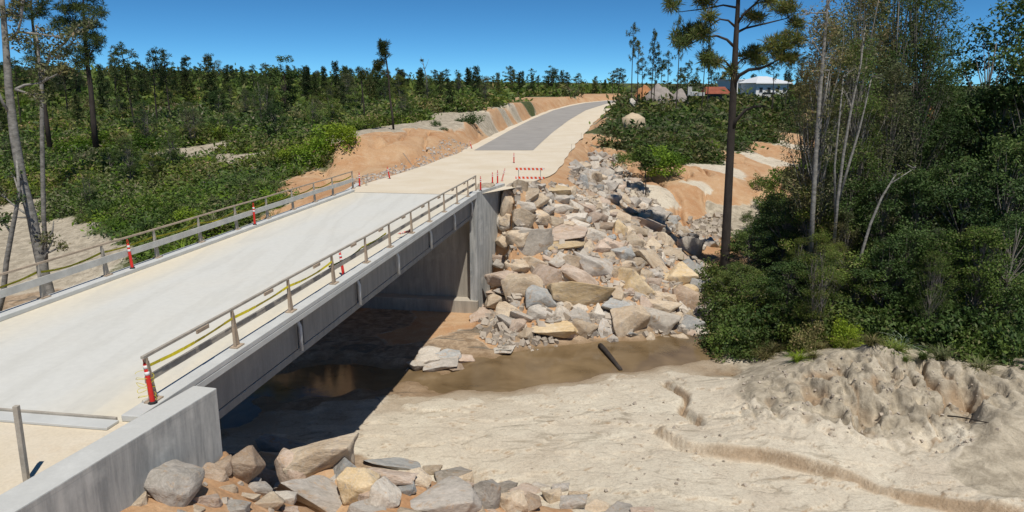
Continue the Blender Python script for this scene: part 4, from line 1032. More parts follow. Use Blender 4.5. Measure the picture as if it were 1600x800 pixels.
def blades_mesh(seed, n=130, L=1.6, w=.05, spread=.5, palm=False):
    r = np.random.default_rng(seed); Q = []
    for i in range(n):
        a = r.uniform(0, 6.28); tilt = r.uniform(.15, 1.0)*spread+.1; l = L*r.uniform(.6, 1.1); p = np.array([r.normal()*.18, r.normal()*.18, 0.]); d = np.array([math.cos(a)*math.sin(tilt), math.sin(a)*math.sin(tilt), math.cos(tilt)])
        s = np.array([-math.sin(a), math.cos(a), 0])*w; K = 4; prev = p
        for k in range(K):
            f0, f1 = 1-k/K*.8, 1-(k+1)/K*.8
            nx_ = prev+d*l/K; Q.append([prev-s*f0, prev+s*f0, nx_+s*f1, nx_-s*f1]); prev = nx_; d = d+np.array([math.cos(a)*.16, math.sin(a)*.16, -.30]); d /= np.linalg.norm(d)
    return quads_mesh('blades', Q)
PINE = [pine_meshes(100+i, 10., st_, bl, nb, .42, .5) for i, (st_, bl, nb) in enumerate(((.55,1.7,16),(.62,1.3,12),(.42,1.5,24),(.7,1.2,9),(.35,1.9,26)))]
YPINE = [pine_meshes(120+i, 6., .12, 1.5, 44, .34, .15, 'young') for i in range(3)]
BROAD = [broad_meshes(140+i, 8., 2.5, .22, 40, .8, 330, .24) for i in range(4)]
DENSE = [broad_meshes(150+i, 9., 3.3, .08, 80, .8, 330, .20, .5) for i in range(5)]
WISPY = [broad_meshes(160+i, 16., 2.2, .28, 72, .7, 230, .2, .28, 1+i % 2, .5, 1., .0075, .1) for i in range(4)]
SHRUB = [shrub_mesh(170+i, 1.3, random.uniform(1.3, 2.4), 20, .5, 380) for i in range(5)]
BLADE = [blades_mesh(180+i, 150, 1.7, .04, .8) for i in range(3)]
PALM = blades_mesh(190, 60, 1.9, .045, 1.25)

VEGN = {'n': 0}
def tree(name, cat, group, meshes, x, y, h, Hn, leafm, barkm, label=None, rz=None, wide=1.0, z=None):
    z = hz(x, y) if z is None else z; s = h/Hn
    e = empty(name, (x, y, z-.05), random.uniform(0, 6.28) if rz is None else rz, label, cat, group); e.scale = (s*wide, s*wide, s)
    link('trunk', meshes[0], e, M[barkm]); link('crown', meshes[1], e, M[leafm]); VEGN['n'] += 1; return e
def bush(name, cat, group, me, x, y, s, leafm, label=None, z=None, sz=1.0):
    z = hz(x, y) if z is None else z
    o = bpy.data.objects.new(name, me); COL.objects.link(o); o.location = (x, y, z-.08); o.scale = (s, s, s*sz); o.rotation_euler = (0, 0, random.uniform(0, 6.28))
    if len(me.materials) == 0: me.materials.append(M[leafm])
    o.material_slots[0].link = 'OBJECT'; o.material_slots[0].material = M[leafm]; return tag(o, label, cat, group)
WHERE_L = [(110,'behind the pale left trunk'),(210,'above the near left railing'),(320,'above the middle left railing'),(430,'above the far left railing'),(545,'left of the orange cut'),(680,'behind the orange cut'),(830,'behind the plateau'),(1040,'near the road crest')]
WHERE_R = [(1010,'by the road crest'),(1075,'above the drain'),(1130,'left of the tall pine'),(1190,'right of the tall pine'),(1260,'below the white house'),(1340,'below the pale trunks'),(1430,'in the middle forest'),(1510,'in the right forest'),(9999,'at the right edge')]
def label_trees(items, where, what, depth):
    """items: (obj, descr); depth: [(Ymax, words)]"""
    rows = {}
    for o, dsc in items:
        x, y, z = o.location; u, v = proj(x, y, z)
        w = next(nm for um, nm in where if u <= um or um == where[-1][0]); dp = next((nm for ym, nm in depth if y <= ym), depth[-1][1])
        rows.setdefault((dsc, dp, w), []).append((u, o))
    for (dsc, dp, w), r in rows.items():
        r.sort(key=lambda t: t[0])
        for i, (u, o) in enumerate(r):
            o['label'] = (f"{dsc} {what}, {ORD[min(i,39)]} from left {dp} {w}" if len(r) > 1 else f"{dsc} {what} standing {dp} {w}").replace('  ', ' ')
def top_h(u, vtop, Y, g):               # height needed for a top at vtop
    d = ray(u, vtop); return CZ+d[2]*Y/d[1]-g

# ---- skyline trees
random.seed(11); sky_items = []; young = []; mids = []
SK = [(205,66,105,'a',4),(240,74,112,'a',0),(262,74,118,'a',2),(292,88,150,'y',0),(328,85,140,'y',1),(355,100,170,'a',2),(380,104,180,'y',0),(440,84,120,'b',0),(415,98,150,'a',0),(482,103,160,'y',0),(508,104,170,'y',1),
 (541,103,160,'y',2),(562,108,120,'a',3),(592,96,150,'y',1),(626,106,150,'a',0),(655,112,180,'y',0),(683,108,190,'a',2),(691,112,190,'y',1),(717,114,200,'y',1),(745,103,170,'y',2),(770,118,210,'a',0),(800,102,210,'a',2),(812,112,215,'y',0),(838,118,230,'a',3),
 (862,101,220,'b',1),(886,112,230,'a',2),(905,114,235,'a',0),(930,119,250,'y',0),(945,124,260,'y',1),(966,106,235,'a',4),(180,78,130,'a',0),(160,100,150,'y',2),(100,95,130,'a',2),(25,90,120,'a',0),(70,100,140,'y',1),(120,105,150,'a',4),(220,95,150,'y',0),(313,104,170,'a',0)]
for u, vt, Y, k, i in SK:
    q = D(u, 139, Y); g_ = hz(q.x, q.y); h = max(3.5, top_h(u, vt, Y, g_))
    if k == 'a': o = tree('pine_tree', 'pine tree', 'pines along the left skyline', PINE[i], q.x, q.y, h, 10.3, 'pineleaf', 'barkdark', wide=min(1.6, max(.9, 12/h))); sky_items.append((o, 'open-crowned dark'))
    elif k == 'y': o = tree('pine_tree', 'pine tree', 'pines along the left skyline', YPINE[i], q.x, q.y, h, 6.1, 'pineleaf', 'barkdark', wide=.95); sky_items.append((o, 'pointed young'))
    else: o = tree('broadleaf_tree', 'tree', 'trees of the left forest', BROAD[i], q.x, q.y, h, 8.5, 'leafdark', 'barkdark'); mids.append((o, 'dark round-crowned'))
for k in range(165):
    u = random.uniform(-20, 975); Y = random.uniform(150, 270); q = D(u, 139, Y); g_ = hz(q.x, q.y)
    if road_dist(np.array([q.x]), np.array([q.y]))[0][0] < 14: continue
    vt = random.uniform(95, 117)+ (9 if u > 560 else 0); h = min(13, max(4.0, top_h(u, vt, Y, g_)))
    if random.random() < .55: o = tree('pine_tree', 'pine tree', 'pines along the left skyline', random.choice(YPINE), q.x, q.y, h, 6.1, 'pineleaf', 'barkdark', wide=random.uniform(.8, 1.1)); sky_items.append((o, 'pointed young'))
    else: o = tree('pine_tree', 'pine tree', 'pines along the left skyline', random.choice(PINE), q.x, q.y, h, 10.3, 'pineleaf', 'barkdark', wide=random.uniform(1, 1.5)); sky_items.append((o, 'open-crowned dark'))
label_trees(sky_items, WHERE_L, 'pine', [(140,'in the front row'),(200,'in the middle row'),(999,'in the back row')])
# ---- trees and shrubs on the left slope
def green_ok(x, y, th=.55):
    _, c = height(np.array([x]), np.array([y]), False); return c[0][2] > th and road_dist(np.array([x]), np.array([y]))[0][0] > 4
for k in range(64):
    u = random.uniform(-30, 760); Y = random.uniform(66, 150) if random.random() < .7 else random.uniform(120, 230); q = D(u, 139, Y)
    if not green_ok(q.x, q.y): continue
    h = random.uniform(2.4, 4.6)*(1 if Y < 90 else 1.25); r_ = random.random()
    if Y < 85: h *= .8
    if r_ < .35: o = tree('broadleaf_tree', 'tree', 'trees of the left forest', random.choice(BROAD), q.x, q.y, h, 8.5, random.choice(['leafdark','leafmid']), 'barkgrey', wide=1.2); mids.append((o, 'round-crowned green'))
    elif r_ < .75: o = tree('broadleaf_tree', 'tree', 'trees of the left forest', random.choice(WISPY[:2]), q.x, q.y, h*1.3, 16, random.choice(['leafmid','leafolive','leafdark']), 'barkgrey', wide=2.0); mids.append((o, 'thin dark'))
    else: o = tree('broadleaf_tree', 'tree', 'trees of the left forest', random.choice(YPINE), q.x, q.y, h, 6.1, 'pineleaf', 'barkdark'); mids.append((o, 'needle-leaved dark'))
label_trees(mids, WHERE_L, 'tree', [(80,'at the front'),(110,'in the middle'),(999,'at the back')])
sh = []; random.seed(12)
while len(sh) < 170:
    u = random.uniform(-60, 740); Y = 54+random.random()**1.5*95; q = D(u, 139, Y)
    if not green_ok(q.x, q.y, .5): continue
    s = random.uniform(.45, 1.1)*(1+(Y-54)/140); cm = random.choice(['leafmid','leafbright','leafdark','leafolive','leafmid'] if Y < 85 else ['leafmid','leafmid','leafolive','leafolive','leafbright'])
    b = random.random() < .22
    o = bush('shrub', 'shrub', 'shrubs on the left slope', random.choice(BLADE if b else SHRUB), q.x, q.y, s*(1.0 if b else 1.05), cm, sz=random.uniform(.8, 1.3))
    sh.append((o, {'leafmid':'green','leafbright':'bright green','leafdark':'dark green','leafolive':'olive'}[cm]+(' long-bladed' if b else ' bushy')))
for u, v, s, cm in ((520,262,1.6,'leafbright'),(500,255,1.5,'leafbright'),(470,262,1.4,'leafbright'),(535,270,1.1,'leafbright'),(450,268,1.3,'leafmid'),(225,215,1.3,'leafbright'),(130,225,1.6,'leafbright'),(150,215,1.5,'leafbright'),(110,230,1.5,'leafbright')):
    Y = 70 if u > 300 else 92; q = D(u, v, Y); o = bush('shrub', 'shrub', 'shrubs on the left slope', random.choice(SHRUB), q.x, q.y, s*1.15, cm); sh.append((o, 'lush yellow-green'))
for k in range(22):
    q = B(random.uniform(16, 36), -random.uniform(6.6, 15), 0); gz_ = hz(q.x, q.y)
    if gz_ < WZ+.3: continue
    cm = random.choice(['leafmid','leafbright','leafmid','leafolive']); o = bush('shrub', 'shrub', 'shrubs on the left slope', random.choice(SHRUB+BLADE[:1]), q.x, q.y, random.uniform(.7, 1.25), cm, sz=random.uniform(1, 1.5)); sh.append((o, {'leafmid':'green','leafbright':'bright green','leafolive':'olive'}[cm]+' bushy'))
label_trees(sh, WHERE_L, 'shrub', [(62,'in the lowest row'),(72,'in the low row'),(84,'in the middle row'),(105,'in the upper row'),(999,'in the top row')])
for u, v, Y, s in ((738,184,104,1.5),(683,150,150,2.2),(640,180,100,.6),(620,186,96,.5),(778,165,135,1.0),(680,192,95,.6),(693,198,92,.4),(716,182,104,.5)):
    q = D(u, v, Y)
    o = bush('shrub', 'shrub', 'shrubs on the sandy plateau', SHRUB[1], q.x, q.y, s, 'leafdark'); o['label'] = {738:'round dark shrub alone on the sandy plateau above the cut',683:'large dark shrub at the back edge of the plateau',778:'dark shrub on the rim of the cut near the crest'}.get(u, 'small dark scrub plant on the pale plateau')
# ---- explicit near trees
def etree(name, label, trunks, clusters, leafm, barkm, kind='needle', per=9, tr=.55, size=.16, dens=1.0):
    kr = .74
    base = trunks[0][0]; bp_ = D(base[0], base[1], base[2]); e = empty(name, bp_, 0, label, 'pine tree' if 'pine' in name else 'tree')
    mb = MB()
    for tr_ in trunks:
        pts = [D(*p[:3])-bp_ for p in tr_]; rs = [p[3]*kr for p in tr_]
        mb.tube(pts, rs, 10)
    random.seed(len(clusters)*7+3)
    spine = [D(*p[:3])-bp_ for p in trunks[0]]
    Q = []
    for c in clusters:
        u, v, w, h, Y = c; cc = D(u, v, Y)-bp_; sc = FPX/Y; rx, rz_ = w/sc, h/sc; ry = rx*.9
        n = max(4, int(per*dens*(rx+.15)*(rz_+.3)*(2.9 if kind == 'needle' else 9))); cen = []
        for _ in range(n):
            d = Vector((random.gauss(0,1), random.gauss(0,1), random.gauss(0,1))).normalized()*random.random()**.4
            cen.append((cc.x+d.x*rx, cc.y+d.y*ry, cc.z+d.z*rz_))
        # twigs to the clusters
        best = min((p for t_ in trunks for p in [D(*q[:3])-bp_ for q in t_]), key=lambda p: (p-cc).length + max(0, p.z-cc.z)*1.5)
        bp2 = bent(best, cc, 4, 0, .1); mb.tube(bp2, [.06,.05,.04,.03,.015], 5, False)
        for q in random.sample(cen, min(len(cen), 6)): mb.tube(bent(bp2[3], q, 3, 0, .1), [.025,.02,.012,.006], 4, False)
        Q.append(tufts(cen, tr, 30, .026, .35) if kind == 'needle' else leaves(np.array(cen)+rng.normal(size=(len(cen), 3))*.1, size, .45, .3))
    link('trunk', mb.mesh('trunk', True), e, M[barkm]); link('crown', quads_mesh('crown', np.concatenate(Q)), e, M[leafm]); return e
Y = 52
etree('pine_tree', 'tall dark-trunked pine with spreading bare limbs in the right foreground', [
 [(1130,470,Y,.5),(1133,400,Y,.46),(1138,300,Y,.40),(1143,200,Y,.36),(1147,120,Y,.31),(1150,60,Y,.25),(1153,10,Y,.2),(1155,-50,Y,.14),(1152,-110,Y,.07)],
 [(1141,210,Y,.2),(1150,188,Y-.3,.17),(1165,172,Y-.6,.13),(1180,166,Y-.8,.11),(1197,167,Y-1,.05)],
 [(1146,132,Y,.2),(1155,118,Y-.5,.17),(1170,109,Y-1,.15),(1188,107,Y-1.4,.12),(1203,101,Y-1.8,.09),(1218,92,Y-2,.05)],
 [(1146,72,Y,.14),(1136,62,Y,.12),(1120,56,Y+.4,.10),(1100,58,Y+.7,.07),(1080,68,Y+1,.05),(1062,76,Y+1.2,.03)],
 [(1149,42,Y,.12),(1138,32,Y,.09),(1125,30,Y-.5,.07),(1110,40,Y-1,.04)],
 [(1149,52,Y,.13),(1165,44,Y+.5,.10),(1195,37,Y+1,.08),(1232,28,Y+1.5,.04)],
 [(1150,40,Y,.14),(1162,22,Y-.3,.11),(1180,6,Y-.6,.09),(1200,-15,Y-1,.06)],
 [(1152,12,Y,.11),(1130,8,Y+.5,.08),(1100,14,Y+1,.06),(1058,19,Y+1.5,.03)],
 [(1144,108,Y,.1),(1132,94,Y-.4,.07),(1118,95,Y-.8,.04)],[(1147,105,Y,.1),(1158,94,Y+.4,.07),(1170,88,Y+.8,.04)]],
 [(1050,8,13,6,Y+1.5),(1100,4,16,8,Y+1),(1107,28,10,8,Y-1),(1066,58,20,11,Y+1.2),(1088,46,14,10,Y+1),(1096,52,16,9,Y-.5),(1065,70,10,6,Y),(1117,96,12,8,Y-.8),(1104,92,10,7,Y-.5),(1176,86,17,13,Y+.8),(1186,98,12,7,Y+.5),(1212,72,20,13,Y-2),(1236,64,18,13,Y-1.8),
  (1226,90,14,8,Y-2),(1182,26,16,8,Y),(1228,14,18,11,Y+1.4),(1245,38,12,8,Y+1.5),(1142,112,9,8,Y),(1240,92,10,6,Y-1),(1095,-18,26,12,Y),(1150,-35,30,14,Y),(1200,-22,26,12,Y-1),(1165,-75,26,14,Y),(1200,2,14,7,Y-1),(1150,-110,20,10,Y)],
 'pineleaf2', 'barkdark', 'needle', 13, .62)
Y = 34
etree('pale_tree', 'pale-barked tree with sparse leaves rising beyond the near left railing', [
 [(98,560,Y,.36),(80,470,Y,.33),(62,400,Y,.31),(50,340,Y,.30),(34,280,Y,.28),(22,210,Y,.26),(14,140,Y,.22),(9,70,Y,.18),(4,10,Y,.14),(0,-60,Y,.06)],
 [(24,140,Y,.1),(38,133,Y+.3,.08),(62,130,Y+.6,.05)],[(14,62,Y,.1),(28,50,Y,.08),(34,25,Y,.05),(40,-20,Y,.03)],
 [(16,178,Y,.1),(4,160,Y-.4,.08),(-12,120,Y-.6,.05)],
 [(62,400,Y,.12),(68,380,Y,.09),(82,362,Y,.05),(84,345,Y,.03)],[(66,420,Y,.1),(72,396,Y,.07),(84,372,Y,.04)]],
 [(30,60,16,20,Y),(60,110,22,16,Y+.5),(15,20,16,14,Y),(80,80,22,16,Y+1),(105,60,18,12,Y+1),(60,150,18,12,Y),(8,340,10,7,Y-.5),(35,-5,22,14,Y),(100,110,14,10,Y),(70,372,18,10,Y),(95,385,8,6,Y),(0,300,10,8,Y)], 'leafolive', 'barkpale', 'leaf', 48, size=.18)
etree('pale_tree', 'slender pale tree with long bare branch beside the large pale left trunk', [
 [(75,480,38,.16),(68,330,38,.15),(66,230,38,.14),(65,130,38,.12),(60,85,38,.09),(56,40,38,.05)],[(65,132,38,.1),(78,85,38,.09),(100,68,38,.08),(112,54,38,.06),(142,38,38,.03)],[(60,85,38,.05),(64,118,38.5,.05),(66,130,38,.04)]],
 [(120,45,16,9,38),(140,35,10,7,38),(95,88,14,8,38),(56,60,12,12,38),(85,110,14,10,38),(70,50,10,10,38)], 'leafolive', 'barkpale', 'leaf', 44, size=.18)
etree('pale_tree', 'thin curved pale tree at the far left edge beyond the railing', [
 [(-10,520,33,.17),(5,460,33,.16),(10,410,33,.15),(18,365,33,.14),(25,330,33,.12),(30,300,33,.09),(26,250,33.5,.05)],[(18,365,33,.08),(8,350,33,.05),(2,340,33,.03)]],
 [(6,345,12,7,33),(28,310,10,10,33),(20,270,10,8,33.5)], 'leafdark', 'barkpale', 'leaf', 44, size=.17)
etree('pine_tree', 'dark pine leaning left behind the pale trunk at the left edge', [
 [(78,230,72,.3),(72,185,72,.28),(66,140,72,.25),(60,100,72,.22),(54,60,72,.18),(50,30,72,.13),(47,-20,72,.05)]],
 [(48,12,22,10,72),(38,28,18,9,71),(62,22,16,9,73),(52,-15,26,12,72),(56,78,16,10,72),(50,92,12,8,71),(64,102,10,8,73),(30,8,14,8,72),(72,4,10,7,72)], 'pineleaf', 'barkdark', 'needle', 5, .6)
etree('pine_tree', 'tall bushy dark pine right of the pale trunks on the left', [
 [(150,230,76,.4),(146,190,76,.36),(142,140,76,.32),(136,95,76,.27),(132,50,76,.2),(130,0,76,.12),(128,-30,76,.05)]],
 [(128,10,30,10,76),(100,14,16,8,76),(148,22,20,9,75),(118,34,26,9,77),(94,32,12,7,76),(145,42,18,9,76),(110,48,16,7,76),(136,58,22,9,76),(152,62,12,8,75),(104,82,12,6,76),(128,80,18,10,76),(148,76,10,8,77),(135,96,16,9,76),(122,98,8,6,76),(118,-12,30,10,76),(145,-5,18,8,76),(86,45,8,5,76)],
 'pineleaf', 'barkdark', 'needle', 7, .6)
etree('pine_tree', 'tall thin-stemmed pine with tufted top standing alone above the orange cut', [
 [(615,204,84,.17),(613,180,84,.16),(609,150,84,.13),(607,120,84,.12),(603,90,84,.1),(600,72,84,.05)]],
 [(599,72,10,7,84),(600,84,8,7,84),(594,98,7,6,84),(590,106,5,4,84)], 'pineleaf', 'barkdark', 'needle', 14, .5)
etree('pine_tree', 'short-crowned slim pine left of the lone tufted pine behind the cut', [
 [(570,200,98,.16),(569,170,98,.14),(566,140,98,.11),(563,115,98,.07)]],[(563,112,5,5,98),(566,122,4,4,98)], 'pineleaf', 'barkdark', 'needle', 12, .5)
etree('bare_tree', 'bare dead tree poking above the skyline behind the plateau', [
 [(668,150,120,.14),(666,120,120,.1),(661,98,120,.06),(657,88,120,.02)],[(664,108,120,.05),(668,98,120,.03),(670,92,120,.01)],[(662,102,120,.04),(656,96,120,.02),(655,92,120,.01)]],[(660,94,2,2,120)], 'pineleaf', 'barkgrey', 'needle', 2, .3)
# small tree above the drain
etree('young_tree', 'small thin-stemmed tree with drooping crown standing beside the drain rubble', [
 [(1009,318,74,.09),(1009,290,74,.08),(1009,262,74,.06),(1008,240,74,.03)]],[(1008,246,16,8,74),(994,246,10,7,74),(1020,252,12,8,74),(1008,260,12,6,74),(1002,236,10,5,74)], 'leafmid', 'barkdark', 'leaf', 40, size=.3)
for i, (u, v, s) in enumerate(((1040,255,1.5),(1052,247,1.3),(988,245,1.3),(1030,240,1.5))):
    q = D(u, v, 84); o = bush('shrub', 'shrub', None, SHRUB[i], q.x, q.y, s*1.15, 'leafbright' if u > 1020 else 'leafmid', z=q.z-1.2)
    o['label'] = ('bright green shrub on the orange bank beside the small thin tree, ' + ('right one','middle one','left one, darker','topmost one')[i])
# ---- right hill
trk = []
random.seed(21); hs_ = []
while len(hs_) < 92:
    u = random.uniform(950, 1330); Y = random.uniform(98, 175); q = D(u, 139, Y)
    if not green_ok(q.x, q.y, .55): continue
    s = random.uniform(.9, 1.7); cm = random.choice(['leafmid','leafolive','leafdark','leafmid']); o = bush('shrub', 'shrub', 'shrubs on the right hill', random.choice(SHRUB), q.x, q.y, s, cm, sz=random.uniform(.8, 1.3))
    hs_.append((o, {'leafmid':'green','leafdark':'dark green','leafolive':'olive'}[cm]))
label_trees(hs_, WHERE_R, 'shrub', [(112,'in the lowest row'),(128,'in the second row'),(142,'in the third row'),(158,'in the fourth row'),(999,'in the top row')])
rt = []
for u, vt, Y, i, vb in ((988,34,150,1,0),(996,62,150,3,0),(1003,88,155,1,0),(1018,44,150,1,0),(1022,78,150,0,0),(1030,92,158,3,0),(1042,78,160,1,0),(1057,22,140,1,0),(1075,95,150,0,0),(1062,104,160,2,0),(1098,42,145,0,0),(1105,70,150,1,0),(1088,112,185,2,0),(1112,108,180,4,0),(1122,112,190,2,0),(1180,115,200,0,0),(1208,80,150,1,0),(1228,95,150,3,0),(1250,85,150,0,0),(1300,90,150,2,0)):
    q = D(u, 139, Y); g_ = hz(q.x, q.y); h = top_h(u, vt, Y, g_)
    o = tree('pine_tree', 'pine tree', 'tall pines on the right hill', PINE[i], q.x, q.y, h, 10.3, 'pineleaf', 'barkdark', wide=min(1.0, 10/h)); rt.append((o, 'tall slim' if vt < 90 else 'short dark'))
for k in range(26):
    u = random.uniform(1000, 1480); Y = random.uniform(185, 260); q = D(u, 139, Y); g_ = hz(q.x, q.y); h = max(4, top_h(u, random.uniform(110, 128), Y, g_))
    o = tree('pine_tree', 'pine tree', 'tall pines on the right hill', random.choice(YPINE), q.x, q.y, h, 6.1, 'pineleaf', 'barkdark'); rt.append((o, 'pointed young'))
label_trees(rt, WHERE_R, 'pine', [(148,'at the front'),(170,'in the middle'),(999,'far behind')])
sp_ = []; gc_ = []
def _wet(x, y): return float(rbf(np.array([x]), np.array([y]))[0]) < WZ+.3
for k, (u, v, Y_, s_) in enumerate(((1192,262,88,1.2),(1205,285,80,1.5),(1222,262,88,1.7),(1235,285,78,1.6),(1215,312,72,1.5),(1240,320,68,1.6),(1190,325,70,1.0),(1205,345,64,1.4),(1252,258,95,1.8),(1180,352,62,1.1),(1140,222,112,1.2),(1105,232,108,1.1),(1170,300,76,.6))):
    q = D(u, v+6, Y_); lf = ('leafmid','leafdark','leafbright')[k % 3]; o = bush('shrub', 'shrub', 'shrubs beside the sandy track', SHRUB[k % 5], q.x, q.y, s_, lf, sz=1.2)
    trk.append((o, ('green','dark green','bright green')[k % 3]))
label_trees(trk, WHERE_R, 'track-side shrub', [(70,'nearest the forest'),(82,'below the track'),(999,'above the track')])
# ---- dense forest on the right
random.seed(31); ft = []
def ground_v(u, Y): q = D(u, 300, Y); return q.x, Y
for u, Y, h, k, i, lf in ((1160,47,3.6,'d',0,'leafdark'),(1200,44,4.4,'d',1,'leafmid'),(1245,43,5.0,'d',2,'leafdark'),(1290,42.5,5.0,'d',3,'leafdark'),(1340,41,5.5,'d',4,'leafmid'),(1390,40,6,'d',0,'leafdark'),(1440,40,6.5,'d',1,'leafdark'),(1490,38.5,6.5,'d',2,'leafmid'),(1545,37.5,7,'d',3,'leafmid'),(1600,38,8,'d',4,'leafdark'),
  (1180,52,4.2,'d',2,'leafdark'),(1225,52,6.5,'d',4,'leafdark'),(1280,50,7.5,'d',0,'leafmid'),(1330,49,8,'d',1,'leafdark'),(1385,47,8.5,'d',2,'leafdark'),(1440,46,9,'d',3,'leafdark'),(1500,45,10,'d',4,'leafdark'),(1560,44,11,'d',0,'leafdark'),(1620,44,12,'d',1,'leafdark'),
  (1240,60,7,'d',3,'leafdark'),(1300,58,8,'d',4,'leafolive'),(1360,57,9.5,'d',0,'leafdark'),(1420,55,10.5,'d',1,'leafdark'),(1480,53,11.5,'d',2,'leafdark'),(1540,52,13.5,'d',3,'leafdark'),(1590,50,16,'d',2,'leafdark'),(1535,58,17.0,'d',4,'leafdark'),(1570,60,18.5,'d',1,'leafdark'),(1650,50,17,'d',0,'leafdark'),
  (1275,50,19.5,'w',0,'leafolive'),(1300,54,22,'w',1,'leafolive'),(1325,50,17,'w',2,'leafmid'),(1345,55,20,'w',3,'leafolive'),(1370,58,23,'w',0,'leafdark'),(1395,54,21,'w',1,'leafdark'),(1420,56,20,'w',2,'leafdark'),(1440,52,16.5,'w',3,'leafdark'),(1255,58,16,'w',2,'leafolive'),(1315,62,22,'w',3,'leafdark'),
  (1355,50,13.5,'w',1,'leafmid'),(1385,50,15,'w',3,'leafolive'),(1290,60,18,'w',2,'leafolive'),(1405,64,24,'w',0,'leafdark'),(1340,66,22,'w',1,'leafdark'),(1460,58,13,'w',0,'leafdark')):
    x, y = ground_v(u, Y)
    if k == 'd': o = tree('broadleaf_tree', 'tree', 'dense trees of the right forest', DENSE[i], x, y, h, 9.6, lf, 'barkgrey', wide=max(.85, min(1.5, 7/h))); ft.append((o, {'leafdark':'dense dark','leafmid':'dense green','leafolive':'dense olive'}[lf]))
    else: o = tree('broadleaf_tree', 'tree', 'dense trees of the right forest', WISPY[i], x, y, h, 16.8, lf, 'barkpale' if (u in (1275,1325,1345)) else 'barkgrey', wide=1.05); ft.append((o, ('wispy pale-trunked' if u in (1275,1325,1345) else 'tall wispy')))
label_trees(ft, WHERE_R, 'tree', [(45,'at the water-side front'),(54,'in the middle'),(999,'at the back')])
etree('pale_tree', 'thin bare white trunk leaning right out of the dark bushes in the right forest', [
 [(1325,500,41,.13),(1335,455,41,.12),(1345,400,41,.11),(1360,350,41,.10),(1378,308,41,.08),(1392,285,41,.06),(1400,272,41,.03)],[(1390,288,41,.05),(1410,275,41,.04),(1430,262,41,.02)]],[(1400,275,14,8,41),(1425,262,12,8,41)], 'leafdark', 'barkpale', 'leaf', 12, size=.12)
etree('pale_tree', 'straight white trunk rising through the wispy trees right of the white house', [
 [(1266,420,48,.22),(1270,330,48,.21),(1275,240,48,.19),(1280,160,48,.17),(1286,90,48,.14),(1292,20,48,.11),(1296,-50,48,.06)],[(1277,200,48,.08),(1290,150,48,.06),(1296,110,48,.03)]],
 [(1290,40,24,20,48),(1268,60,18,14,48),(1305,90,18,16,48),(1275,110,14,12,48),(1300,-20,30,16,48),(1258,20,14,10,48)], 'leafolive', 'barkpale', 'leaf', 16, size=.17)
etree('pale_tree', 'forked pale trunks leaning right in the middle of the wispy trees', [
 [(1300,420,47,.15),(1308,320,47,.14),(1318,240,47,.12),(1330,170,47,.1),(1345,100,47,.07),(1352,40,47,.04)],[(1308,320,47,.12),(1325,262,47,.11),(1342,205,47,.09),(1352,165,47,.06),(1362,120,47,.04)],[(1305,340,47,.1),(1304,260,47,.09),(1312,180,47,.07),(1318,120,47,.04)]],
 [(1345,70,22,18,47),(1330,110,20,16,47),(1365,120,18,16,47),(1318,140,16,14,47),(1350,30,20,16,47)], 'leafolive', 'barkpale', 'leaf', 16, size=.17)
for k, (u, v, Y_, s, lf) in enumerate(((1112,400,54,.9,'leafmid'),(1140,395,54,1.0,'leafmid'),(1118,430,50,1.2,'leafdark'),(1145,425,49,1.3,'leafdark'),(1125,470,46,1.2,'leafdark'),(1155,465,45,1.4,'leafmid'),(1120,505,43,1.1,'leafdark'),(1150,510,42,1.2,'leafdark'),(1180,500,42,1.4,'leafmid'),(1140,545,40.5,1.0,'leafmid'),
   (1170,545,40,1.1,'leafdark'),(1210,520,41,1.5,'leafdark'),(1240,525,40,1.2,'leafmid'),(1270,535,38.5,1.0,'leafmid'),(1300,520,39,1.4,'leafdark'),(1340,515,38,1.3,'leafdark'),(1380,510,38,1.4,'leafdark'),(1420,515,37,1.3,'leafmid'),(1455,530,36.5,1.2,'leafdark'),(1490,540,36,1.4,'leafdark'),(1520,550,35,1.2,'leafmid'),(1550,560,34.5,1.3,'leafmid'),(1575,540,35,1.5,'leafdark'),
   (1165,340,60,1.2,'leafmid'),(1200,350,58,1.3,'leafdark'),(1230,300,70,1.6,'leafmid'),(1250,340,62,1.6,'leafdark'),(1215,270,80,1.4,'leafmid'))):
    q = D(u, v, Y_); o = bush('bush', 'bush', 'bushes along the forest edge', SHRUB[k % 5], q.x, q.y, s, lf, sz=1.25); ft.append((o, ''))
random.seed(78)
for k in range(26):
    u = random.choice([random.uniform(1100, 1300), random.uniform(1130, 1580)]); v = 548+ (u-1100)*.05 + random.uniform(-14, 12) if u < 1300 else 548+(u-1370)*.17+random.uniform(-6, 8)
    q = hit(u, v, 9); 
    if q.z < WZ+.05: continue
    lf = random.choice(['leafmid','leafbright','leafolive']); o = bush('grass_clump', 'grass clump', 'grass clumps at the forest foot', random.choice(BLADE), q.x, q.y, random.uniform(.35, .7), lf); gc_.append((o, {'leafmid':'green','leafbright':'bright green','leafolive':'dry olive'}[lf]))
label_trees(gc_, WHERE_R, 'grass clump', [(36,'on the mound'),(999,'by the stream end')])
random.seed(77)
